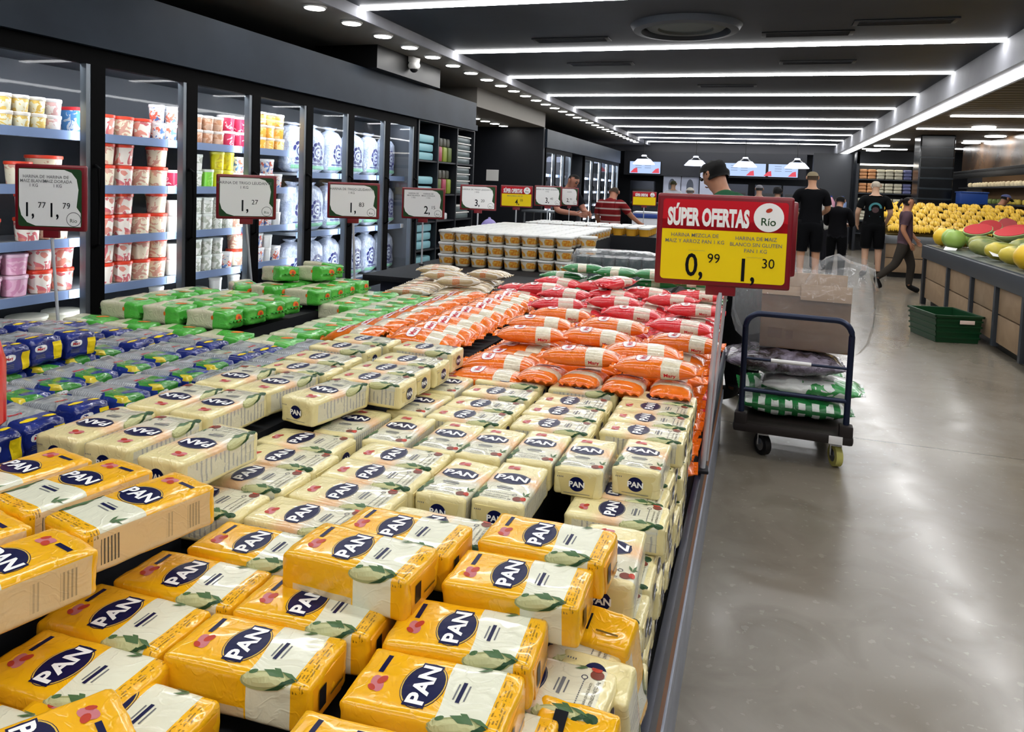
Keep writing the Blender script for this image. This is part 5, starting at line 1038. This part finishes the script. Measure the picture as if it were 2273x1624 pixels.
# blue crates beside the column
def pcrate(c, m):
    bm = nb(); box(bm, (-.26, -.18, 0), (.26, .18, .27), 0, .02); o = tag(mo('stacked_crate', bm, M(m, c, .4)), None, 'crate'); bm = nb(); box(bm, (-.275, -.195, .24), (.275, .195, .268), 0, .008); mo('rim', bm, M(m), o); return o
bc = Proto(pcrate('#1a3f86', 'crate_blue')); kc = Proto(pcrate('#121316', 'crate_black'))
for k in range(6): (kc if k < 5 else bc).put((4.36, 18.3, .003+.285*k), (0, 0, .06), '%s crate stacked in front of the dark column, %s from the floor' % ('black' if k < 5 else 'blue', ORD[k]), 'crates stacked by the column')
# ---------------------------------------------------------------- people
def seg_d(p, a, b):
    ab = b-a; t = max(0, min(1, (p-a).dot(ab)/max(ab.length_squared, 1e-9))); return (p-a-ab*t).length, t
SKIN = lambda c: M('skin'+c, c, .5, .4)
def person(label, loc, rz, h, J, skin, hair, top, bottom, shoe='#1a1a1c', sleeves='short', legs='long', hat=None, hairc='#14110f', topmat=None, bun=False, extra=None):
    s = h/1.75; V = lambda *a: Vector(a)
    P = dict(pel=V(0, 0, .95), sp=V(0, .01, 1.12), ch=V(0, .0, 1.30), nk=V(0, -.01, 1.46), hb=V(0, .015, 1.535), hm=V(0, .025, 1.63), ht=V(0, .015, 1.70),
             shL=V(-.185, -.01, 1.40), elL=V(-.245, -.03, 1.13), wrL=V(-.25, .05, .90), shR=V(.185, -.01, 1.40), elR=V(.245, -.03, 1.13), wrR=V(.25, .05, .90),
             hiL=V(-.095, 0, .90), knL=V(-.105, .02, .49), anL=V(-.11, -.02, .09), toL=V(-.13, .15, .035), hiR=V(.095, 0, .90), knR=V(.105, .02, .49), anR=V(.11, -.02, .09), toR=V(.13, .15, .035))
    for k, v in J.items():
        if k != 'face': P[k] = Vector(v)
    rad = dict(pel=(.15, .115), sp=(.145, .10), ch=(.165, .11), nk=(.058, .06), hb=(.058, .068), hm=(.078, .096), ht=(.058, .07), shL=(.062, .062), elL=(.046, .046), wrL=(.030, .03), shR=(.062, .062), elR=(.046, .046), wrR=(.030, .03), hiL=(.098, .098), knL=(.064, .064), anL=(.042, .042), toL=(.04, .03), hiR=(.098, .098), knR=(.064, .064), anR=(.042, .042), toR=(.04, .03))
    bones = [('pel', 'sp', 't'), ('sp', 'ch', 't'), ('ch', 'nk', 'n'), ('nk', 'hb', 'k'), ('hb', 'hm', 'h'), ('hm', 'ht', 'h'), ('ch', 'shL', 't'), ('shL', 'elL', 'u'), ('elL', 'wrL', 'f'), ('ch', 'shR', 't'), ('shR', 'elR', 'u'), ('elR', 'wrR', 'f'), ('pel', 'hiL', 'p'), ('hiL', 'knL', 'q'), ('knL', 'anL', 's'), ('anL', 'toL', 'o'), ('pel', 'hiR', 'p'), ('hiR', 'knR', 'q'), ('knR', 'anR', 's'), ('anR', 'toR', 'o')]
    for S in 'LR':                              # palm, four fingers and a thumb on each hand
        w = P['wr'+S]; d = (w-P['el'+S]).normalized(); side = Vector((1 if S == 'L' else -1, 0, 0)); fw = d.cross(side).normalized(); fw = fw if fw.y > 0 else -fw
        pm = w+d*.07; P['pm'+S] = pm; rad['pm'+S] = (.036, .022); bones.append(('wr'+S, 'pm'+S, 'f'))
        for i, (o_, l) in enumerate(((-.027, .06), (-.009, .075), (.009, .072), (.027, .055))):
            a = pm+fw*o_+d*.012; b = a+d*l*.55+side*.006; c = b+d*l*.4+side*.022
            for n_, q in (('a', a), ('b', b), ('c', c)): P['f%d%s%s' % (i, n_, S)] = q; rad['f%d%s%s' % (i, n_, S)] = (.0092, .0092)
            bones += [('pm'+S, 'f%da%s' % (i, S), 'f'), ('f%da%s' % (i, S), 'f%db%s' % (i, S), 'f'), ('f%db%s' % (i, S), 'f%dc%s' % (i, S), 'f')]
        a = w+d*.03+fw*.032; b = a+d*.035+fw*.02; P['tha'+S] = a; P['thb'+S] = b; rad['tha'+S] = (.012, .012); rad['thb'+S] = (.010, .010); bones += [('wr'+S, 'tha'+S, 'f'), ('tha'+S, 'thb'+S, 'f')]
    bm = nb(); ly = bm.verts.layers.skin.verify(); bv = {}
    for k, v in P.items():
        q = bm.verts.new(v*s); bv[k] = q; r = rad[k]; q[ly].radius = (r[0]*s, r[1]*s); q[ly].use_root = (k == 'pel')
    for a, b, _ in bones: bm.edges.new((bv[a], bv[b]))
    me = bpy.data.meshes.new('skel'); bm.to_mesh(me); bm.free(); t = bpy.data.objects.new('skel', me); COL.objects.link(t)
    t.modifiers.new('s', 'SKIN').use_smooth_shade = True; t.modifiers.new('d', 'SUBSURF').levels = 2; t.modifiers['d'].render_levels = 2
    dg = bpy.context.evaluated_depsgraph_get(); dg.update(); body = bpy.data.meshes.new_from_object(t.evaluated_get(dg)); bpy.data.objects.remove(t); bpy.data.meshes.remove(me)
    bl = [(P[a]*s, P[b]*s, c, (rad[a][0]+rad[b][0])/2*s) for a, b, c in bones]; cl = []
    for v in body.vertices:
        best = None
        for a, b, c, r in bl:
            d, tt = seg_d(v.co, a, b); d /= r
            if best is None or d < best[0]: best = (d, c, tt)
        cl.append(best[1:])
    hx = (P['hm']-P['hb']).normalized(); ft = Vector((0, 1, 0))-hx*hx.y; 
    if 'face' in J: ft = Vector(J['face'])
    ft.normalize(); rt_ = ft.cross(hx); hc = P['hm']*s
    for v in body.vertices:                     # nose, brow and chin pulled from the head surface
        d = v.co-hc; f, u, x = d.dot(ft)/s, d.dot(hx)/s, d.dot(rt_)/s
        if f > .03:
            v.co += ft*s*(.026*math.exp(-((u+.022)**2/.0005+x*x/.00022))+.010*math.exp(-((u+.085)**2/.0004+x*x/.0008))+.006*math.exp(-((u-.022)**2/.0002+x*x/.002)))
    o = ob('person', body, None, loc, (0, 0, rz)); body.materials.clear(); body.materials.append(SKIN(skin)); body.shade_smooth(); tag(o, label, 'person')
    def garment(nm, pred, off, m, rough=None):
        g_ = nb(); mp = {}
        for p in body.polygons:
            if all(pred(cl[i], body.vertices[i].co) for i in p.vertices):
                vl = []
                for i in p.vertices:
                    if i not in mp: v = body.vertices[i]; mp[i] = g_.verts.new(v.co+v.normal*((.030+.022*noise.noise(v.co*24)+.012*noise.noise(v.co*60)) if off == 'thick' else off)*s)
                    vl.append(mp[i])
                g_.faces.new(vl)
        if len(g_.faces) == 0: g_.free(); return None
        ex = bmesh.ops.extrude_face_region(g_, geom=g_.faces[:])
        iv = [q for q in ex['geom'] if isinstance(q, bmesh.types.BMVert)]; g_.normal_update()
        for v in iv: v.co -= v.normal*0.0
        bmesh.ops.recalc_face_normals(g_, faces=g_.faces[:]); return mo(nm, g_, m, o, smooth=3)
    tm = topmat or M('cloth'+top, top, .85, .2); slv = {'short': .75, 'long': 2, 'none': -1}[sleeves]; hipz = P['pel'].z*s
    garment('shirt', lambda c, v: (c[0] in 'tp' and v.z > hipz-.10*s) or (c[0] == 'n' and c[1] < .97) or (c[0] == 'k' and c[1] < .06) or (c[0] == 'u' and c[1] < slv) or (c[0] == 'f' and sleeves == 'long' and c[1] < .9 and False), .016, tm)
    lt = {'long': 9, 'short': .95}[legs]
    garment('trousers' if legs == 'long' else 'shorts', lambda c, v: (c[0] == 'p') or (c[0] == 't' and v.z < hipz+.03*s) or (c[0] == 'q' and c[1] < lt) or (c[0] == 's' and legs == 'long' and c[1] < .93), .013 if legs == 'long' else .024, M('cloth'+bottom, bottom, .85, .2))
    for sg in (-1, 1): garment('shoe', lambda c, v: v.x*sg > 0 and (c[0] == 'o' or (c[0] == 's' and c[1] > .9)), .012, M('shoe'+shoe, shoe, .6))
    HM = M('hair'+hairc, hairc, .65, .3)
    def hd(v): d = v-hc; return d.dot(ft)/s, d.dot(hx)/s, d.dot(rt_)/s
    if hat == 'cap' or hat == 'skullcap':
        garment('cap', lambda c, v: c[0] == 'h' and hd(v)[1] > .012-.02*(hd(v)[0] < 0), .018, M('cap'+hair, hair, .8))
        if hat == 'cap':
            b = nb(); rings = []
            for i in range(5):
                f = .085+.02*i; w = .07*(1-(i/5)**3); rings.append([hc+(ft*f+hx*(.035-.006*i+.006*c_*0-.012*(c_**2))+rt_*w*c_+hx*e)*s for c_, e in ((-1, 0), (-.5, 0), (0, 0), (.5, 0), (1, 0), (1, -.006), (.5, -.006), (0, -.006), (-.5, -.006), (-1, -.006))])
            loftr(b, rings); mo('cap_brim', b, M('cap_brim'+hair, '#15171c' if hair == '#5a6496' else hair, .8), o)
        garment('hair', lambda c, v: c[0] in 'h' and hd(v)[0] < .0 and -.06 < hd(v)[1] < .02, .009, HM)
    elif hair == 'thick': garment('hair', lambda c, v: c[0] == 'h' and ((hd(v)[1] > .03 and hd(v)[0] < .062) or hd(v)[1] > .058 or (hd(v)[0] < .05 and hd(v)[1] > .005) or (hd(v)[0] < .0 and hd(v)[1] > -.075)), 'thick', HM)
    elif hair == 'short': garment('hair', lambda c, v: c[0] == 'h' and (hd(v)[1] > .042 or (hd(v)[0] < .005 and hd(v)[1] > -.05)), .010, HM)
    elif hair == 'long': garment('hair', lambda c, v: c[0] in 'hk' and (hd(v)[1] > .04 or (hd(v)[0] < .01 and hd(v)[1] > -.13)), .017, HM)
    if bun:
        b = nb(); sph(b, hc-ft*.12*s-hx*.0*s, .035*s); tube(b, [hc-ft*.12*s, hc-ft*.16*s-hx*.08*s, hc-ft*.14*s-hx*.18*s], [.03*s, .028*s, .008*s]); mo('ponytail', b, HM, o)
    for sd in (-1, 1):
        b = nb(); sph(b, hc+(rt_*sd*.083+hx*-.012-ft*.008)*s, .03*s, 0, 10, 8, (.35, .7, 1.0)); mo('ear', b, SKIN(skin), o)
        b = nb(); sph(b, hc+(rt_*sd*.031+hx*.004+ft*.083)*s, .0125*s, 0, 8, 6); mo('eye', b, M('eye_dark', '#1a1210', .2), o)
        b = nb(); tube(b, [hc+(rt_*sd*(.016+.017*k)+hx*(.026+.004*(k == 1))+ft*(.094-.007*k))*s for k in range(3)], .0045*s, 6); mo('eyebrow', b, HM, o)
    b = nb(); tube(b, [hc+(rt_*(.022*k)+hx*-.056+ft*(.092-.006*abs(k)))*s for k in (-1, 0, 1)], .005*s, 6); mo('mouth', b, M('lip'+skin, '#8a4a40', .5), o)
    if extra: extra(o, P, s)
    return o
stripe = G('striped_shirt', .85, .2); w = stripe.wave(3.3, 'Z', 0); stripe.col(stripe.mix(stripe.gt(w, .86), '#a02c30', '#e0c8c4'))
STAND = {}
def tee_print(o, P, s):
    b = nb(); y = -.145*s
    prn(b, ring2(0, 1.23*s, .105*s, .10*s, .035*s, 24, 0, 14), flat((0, y, 0), (1, 0, 0), (0, 0, 1)), 0); prn(b, rect(-.09*s, 1.08*s, .09*s, 1.095*s), flat((0, y, 0), (1, 0, 0), (0, 0, 1)), 0); prn(b, ell(0, 1.2*s, .055*s, .05*s), flat((0, y-.001, 0), (1, 0, 0), (0, 0, 1)), 1)
    tr_ = bvh_of(o, 'shirt')
    for v in b.verts:
        h_ = tr_.ray_cast(Vector((v.co.x, -.6, v.co.z)), Vector((0, 1, 0)))
        if h_[0] is not None: v.co.y = h_[0].y-.004
    mo('shirt_print', b, [M('print_teal', '#3f7f86', .8), M('print_brown', '#4a3436', .8)], o, smooth=None)
def bvh_of(o, nm):
    for c in o.children:
        if c.name.startswith(nm):
            b = nb(); b.from_mesh(c.data); r = BVHTree.FromBMesh(b); b.free(); return r
person('person in a black T-shirt and dark shorts, khaki cap, seen from behind in the aisle', (.84, 13.2, 0), RD(4), 1.93, dict(elL=(-.25, .06, 1.15), wrL=(-.16, .24, 1.06), elR=(.25, .06, 1.15), wrR=(.16, .24, 1.06)), '#b98a6c', '#a89a7c', '#121318', '#101116', legs='short', hat='skullcap', hairc='#5a4a3a')
person('white-haired person in a black T-shirt with a teal back print and black shorts', (2.07, 15.25, 0), RD(0), 1.85, dict(elL=(-.27, -.02, 1.15), wrL=(-.25, .12, .96), elR=(.26, -.02, 1.15), wrR=(.22, .15, .98)), '#c29a80', 'short', '#131517', '#0f1013', legs='short', hairc='#cfc4b4', shoe='#4a3a30', extra=tee_print)
person('person in dark clothes with long dark hair hunched beside the tall man in black', (1.33, 13.95, 0), RD(-20), 1.58, dict(nk=(0, .05, 1.44), hb=(0, .09, 1.50), hm=(0, .12, 1.58), ht=(0, .12, 1.65), elL=(-.24, .1, 1.13), wrL=(-.12, .26, 1.1), elR=(.24, .1, 1.13), wrR=(.12, .26, 1.1)), '#a87a60', 'long', '#15151a', '#0f1014', sleeves='long', hairc='#0d0c0e')
person('woman in a mauve T-shirt and grey trousers striding past the banana table', (2.27, 13.25, 0), RD(-92), 1.56, dict(hiL=(-.09, 0, .88), knL=(-.09, .14, .50), anL=(-.10, .12, .10), toL=(-.10, .29, .03), hiR=(.09, -.02, .88), knR=(.09, -.14, .50), anR=(.09, -.44, .22), toR=(.09, -.36, .06), elR=(.23, -.08, 1.13), wrR=(.21, .05, .90), elL=(-.23, .06, 1.14), wrL=(-.2, .2, .95)), '#b07a5c', 'long', '#6a525c', '#4c4640', hairc='#1a1210', bun=True, shoe='#151515')
person('person with a blue cap and dark shirt behind the bananas at the right', (4.66, 17.5, 0), RD(-75), 1.74, dict(nk=(0, .05, 1.45), hb=(0, .1, 1.51), hm=(0, .14, 1.59), ht=(0, .14, 1.66), elL=(-.23, .12, 1.16), wrL=(-.12, .36, 1.18), elR=(.23, .12, 1.16), wrR=(.12, .36, 1.18)), '#9a6a50', '#5a6496', '#33343a', '#24252a', hat='cap', hairc='#1a1614')
person('person with short dark hair looking down, dark shirt, beyond the white-lidded tubs', (-2.56, 10.15, 0), RD(-125), 1.76, dict(nk=(0, .06, 1.45), hb=(0, .11, 1.50), hm=(0, .17, 1.575), ht=(0, .175, 1.645), face=(0, .86, -.5), elL=(-.25, .12, 1.15), wrL=(-.12, .36, 1.12), elR=(.25, .12, 1.15), wrR=(.12, .36, 1.12)), '#b8806a', 'short', '#1b1d24', '#15161a', hairc='#17120f')
person('person in a red and white striped polo shirt seen from behind near the far freezers', (-2.06, 10.9, 0), RD(-12), 1.60, dict(nk=(0, .05, 1.45), hb=(0, .10, 1.50), hm=(0, .14, 1.575), ht=(0, .14, 1.645), elR=(.30, .14, 1.20), wrR=(.40, .34, 1.06), elL=(-.25, .05, 1.14), wrL=(-.2, .2, .95)), '#b07860', 'short', '#a02c30', '#1c1d22', hairc='#6a5a4c', topmat=stripe.m)
person('young person with thick black hair bending behind the loaded trolley, green collar', (-.05, 5.55, 0), RD(58), 1.80, dict(sp=(0, .06, 1.12), ch=(0, .14, 1.29), nk=(0, .22, 1.44), hb=(0, .26, 1.495), hm=(0, .315, 1.58), ht=(0, .33, 1.65), face=(0, .85, -.52), shL=(-.185, .15, 1.36), shR=(.185, .15, 1.36), elL=(-.22, .34, 1.16), wrL=(-.14, .5, 1.05), elR=(.22, .32, 1.16), wrR=(.14, .48, 1.05)), '#b07c60', 'thick', '#2f6a48', '#0c0d11', hairc='#0d0b0b')
person('distant person in a white shirt before the white doors of the food counter', (-2.2, 20.6, 0), RD(0), 1.8, {}, '#8a6a54', 'short', '#dfe4ee', '#15161a', hairc='#3a3a22')
person('distant person with a white cap partly hidden behind the big offer sign', (-1.32, 15.6, 0), RD(10), 1.60, {}, '#b08a70', '#d8d4cc', '#6a3a3c', '#202228', hat='skullcap', hairc='#777777')
person('distant person with a pale cap and black top right of the offer sign', (.02, 17.2, 0), RD(0), 1.72, {}, '#a87e68', '#a0a0a8', '#0e0f14', '#101116', hat='skullcap', hairc='#444444')
person('distant person with dark hair and black top beside the pale-capped one', (.36, 15.4, 0), RD(0), 1.66, {}, '#a87e68', 'thick', '#131318', '#101116', hairc='#151316')
person('distant person with white hair just left of the hunched one in dark clothes', (1.22, 16.3, 0), RD(-10), 1.62, {}, '#c09a84', 'short', '#d8d8d4', '#2a2a30', hairc='#e4e0dc')
# lavender bundle near the tubs
bm = nb(); sph(bm, (0, 0, .17), .11, 0, 20, 14, (1, .9, 1.45)); tube(bm, [(0, 0, .3), (0, 0, .345)], [.03, .012]); tag(mo('balloon', bm, M('lavender', '#9a8fd0', .35), None, (-2.76, 7.6, .785)), 'lavender rounded bundle at the left end of the white-lidded tubs', 'balloon')
# ---------------------------------------------------------------- far end: food counter
o = em('food_counter', (0, 0, 0), 0, 'dark food counter across the far end of the store', 'counter')
bm = nb(); box(bm, (-3.6, 22.6, 0), (1.3, 23.2, 1.05), 0, .01); mo('front', bm, M('counter_black', '#14161d', .35), o)
bm = nb(); box(bm, (-3.65, 22.5, 1.05), (1.35, 23.3, 1.1), 0, .008); mo('top', bm, M('counter_steel'), o)
bm = nb(); box(bm, (-3.6, 22.62, 1.1), (-1.9, 22.64, 1.38)); mo('glass_screen', bm, GLASS, o, smooth=None)
bm = nb(); box(bm, (-4.2, 24.25, 1.95), (1.35, 24.35, 2.72)); tag(mo('menu_bulkhead', bm, M('bulk_dark', '#191b22', .5), smooth=None), 'dark bulkhead above the food counter carrying the menu screens', 'bulkhead')
sc_ = EM('screen_glow', (.5, .66, 1, 1), 1.0); sr = EM('screen_red', (.9, .08, .12, 1), .9); sg_ = EM('screen_grey', (.25, .32, .5, 1), .7)
for k, (x0, x1) in enumerate(((-4.02, -3.0), (-1.05, .2), (.24, 1.13), )):
    z0, z1 = (1.98, 2.4) if k < 1 else (1.99, 2.42)
    bm = nb(); box(bm, (x0, 24.19, z0), (x1, 24.25, z1), 0, .006); s = tag(mo('menu_screen', bm, M('black')), 'lit blue-white menu screen above the food counter, '+('left of the white doors', 'wide one right of the white doors', 'right end one')[k], 'screen', 'menu screens')
    bm = nb(); f = flat((0, 24.188, 0), (1, 0, 0), (0, 0, 1)); prn(bm, rect(x0+.02, z0+.02, x1-.02, z1-.02), f, 0); f = flat((0, 24.186, 0), (1, 0, 0), (0, 0, 1))
    for xr in ([x0+.28, x1-.05] if k == 0 else [x1-.35] if k == 1 else [x0+.12, x1-.06]): prn(bm, poly([(xr-.24, z0+.04), (xr, z0+.04), (xr-.02, z0+.2), (xr-.12, z0+.17)]), f, 1)
    for q in range(6): prn(bm, rect(x0+.2+.3*(q % 2), z0+.33-.07*(q//2), x0+.4+.3*(q % 2), z0+.345-.07*(q//2)), f, 2)
    mo('display', bm, [sc_, sr, sg_], s, smooth=None)
def pendant():
    bm = nb(); lathe(bm, [(.05, .20), (.07, .19), (.14, .14), (.20, .10), (.195, .10), (.135, .135), (.05, .18)], 24); o = tag(mo('pendant_lamp', bm, M('lamp_shade', '#12141c', .3)), None, 'lamp')
    bm = nb(); lathe(bm, [(.33, -.06), (.335, -.045), (.20, .10), (.15, .12)], 24); mo('lit_shade', bm, EM('pend_bulb', (.66, .74, 1, 1), 3.2), o); bm = nb(); cyl(bm, (0, 0, .15), (0, 0, .69), .012); mo('cord', bm, M('black'), o); bm = nb(); lathe(bm, [(.075, .19), (.085, .2), (.06, .23)], 14); mo('cap', bm, EM('pend_cap', (.8, .85, 1, 1), 4), o); return o
PL_ = Proto(pendant())
for k, x in enumerate((-3.38, -1.83, -.41, 1.02)): PL_.put((x, 23, 2.31), (0, 0, 0), 'pendant lamp glowing above the food counter, %s of four' % nth(k, 4, 'leftmost', 'rightmost'), 'pendant lamps over the food counter')
dr = M('door_white', '#c4c8d8', .4)
for k, x in enumerate((-2.93, -2.36)):
    bm = nb(); box(bm, (x, 24.42, 0), (x+.55, 24.48, 2.36), 0, .008); d = mo('door_%d' % (k+1), bm, dr, kind='structure'); bm = nb(); prn(bm, ell(x+.275, 1.62, .11, .24, 24), flat((0, 24.415, 0), (1, 0, 0), (0, 0, 1)), 0); mo('porthole', bm, M('porthole', '#5a606e', .2), d, smooth=None)
bm = nb(); box(bm, (-1.75, 24.0, 0), (-1.25, 24.24, 2.3)); tag(mo('white_cabinet', bm, dr, smooth=None), 'tall pale cabinet right of the white doors at the far end', 'cabinet')
# ovens / cabinets under the screens
for k, x in enumerate((-3.9, -1.05, -.1, .7)):
    o = em('steel_oven', (x, 24.0, 0), 0, 'steel oven under the menu screens, %s' % nth(k, 4, 'leftmost', 'rightmost'), 'oven', 'ovens behind the food counter'); bm = nb(); box(bm, (0, -.2, 0), (.75, .2, 1.75), 0, .01); mo('oven_body', bm, M('oven_steel', '#33363e', .35, .5, .6), o); bm = nb(); box(bm, (.06, -.215, .9), (.69, -.2, 1.5), 0, .005); mo('oven_window', bm, M('black'), o)
# blue-lidded chest by the pale offer sign
o = em('chest_freezer', (-1.62, 13.2, 0), RD(3), 'white chest freezer with a blue band beside the far offer sign', 'freezer'); bm = nb(); box(bm, (-.45, -.3, 0), (.45, .3, 1.0), 0, .02); mo('chest_body', bm, M('chest_white', '#d6dae2', .35), o); bm = nb(); box(bm, (-.46, -.31, 1.0), (.46, .31, 1.07), 0, .01); mo('blue_band', bm, M('blue_band', '#2a4a9c', .35), o); bm = nb(); box(bm, (-.44, -.29, 1.07), (.44, .29, 1.10), 0, .008); mo('chest_lid', bm, M('chest_white'), o)
# shelving with bread packs, right rear
o = em('bread_shelving', (0, 0, 0), 0, 'dark shelving of bread packs at the far right behind the white-haired man', 'shelving'); bm = nb(); box(bm, (2.55, 22.6, 0), (2.62, 23.3, 2.75)); box(bm, (4.0, 22.6, 0), (4.07, 23.3, 2.75)); box(bm, (2.55, 23.2, 0), (4.07, 23.3, 2.75)); box(bm, (2.55, 22.6, 2.42), (4.07, 23.3, 2.75)); mo('case', bm, M('frz_dark'), o, smooth=None)
LV = (.5, .85, 1.2, 1.62, 2.0)
for z in LV:
    bm = nb(); box(bm, (2.62, 22.65, z-.03), (4.0, 23.2, z)); mo('shelf', bm, M('counter_steel'), o, smooth=None)
bm = nb(); box(bm, (2.65, 22.7, 2.38), (3.97, 22.76, 2.42)); mo('lamp', bm, EM('warm_lamp2', (1, .93, .8, 1), 8), o, smooth=None)
def loaf(c):
    bm = nb(); box(bm, (-.1, -.16, 0), (.1, .16, .085), 0, .03, seg=3); o = tag(mo('bread_pack', bm, M('loaf'+c, c, .4)), None, 'bread'); fin(.33, .16, .08, -1, M('loaf'+c), o, 3); o.children[0].rotation_euler = (0, 0, pi/2); return o
LF = {c: Proto(loaf(c)) for c in ('#d8a070', '#ddd8c4', '#7a80b0')}
for li, z in enumerate(LV[1:]):
    for k in range(6):
        for n in range(3):
            c = '#7a80b0' if k == 5 else '#d8a070' if k < 2 and li > 1 else '#ddd8c4'
            LF[c].put((2.74+.222*k, 22.85, z+.002+.092*n), (0, 0, 0), '%s pack on far bread shelves, %s shelf up, %s from left, %s of pile' % ({'#d8a070': 'tan', '#ddd8c4': 'pale', '#7a80b0': 'violet'}[c], ORD[li], ORD[k], ('bottom', 'middle', 'top')[n]), 'packs on the bread shelving')
# tall dark drinks fridge with bottles
o = em('drinks_display', (1.45, 22.6, 0), 0, 'dark drinks display with large water bottles left of the bread shelving', 'display'); bm = nb(); box(bm, (0, .3, 0), (1.0, .6, 2.7)); box(bm, (0, 0, 0), (1.0, .6, 1.0)); mo('case', bm, M('frz_dark'), o, smooth=None)
for k, (x, c) in enumerate(((1.65, '#9ab0d8'), (1.95, '#c890a0'), (2.25, '#8aa0cc'))):
    bm = nb(); lathe(bm, [(.12, 0), (.125, .03), (.125, .32), (.06, .42), (.04, .46)], 16); b = tag(mo('water_bottle', bm, M('bottle'+c, c, .2)), 'large %s bottle on the dark drinks display, %s' % (('pale blue', 'pinkish', 'blue')[k], nth(k, 3, 'leftmost', 'rightmost')), 'bottle', 'large bottles on the drinks display'); b.location = (x, 22.75, 1.003); bm = nb(); cyl(bm, (0, 0, .46), (0, 0, .5), .042); mo('cap', bm, M('blue_band'), b)
# chairs-height grey side table left rear
o = em('steel_table', (-3.1, 11.7, 0), 0, 'steel side table against the dark alcove behind the price signs', 'table'); bm = nb(); box(bm, (-.5, -.3, 1.06), (.5, .3, 1.09), 0, .005); mo('table_top', bm, M('frz_steel'), o)
for x in (-.46, .46):
    for y in (-.26, .26):
        bm = nb(); cyl(bm, (x, y, 0), (x, y, 1.06), .018); mo('leg', bm, M('frz_steel'), o)

for p_ in Proto.all:                            # drop variants that were never placed
    if not p_.used:
        for c_ in list(p_.o.children)+[p_.o]: bpy.data.objects.remove(c_)
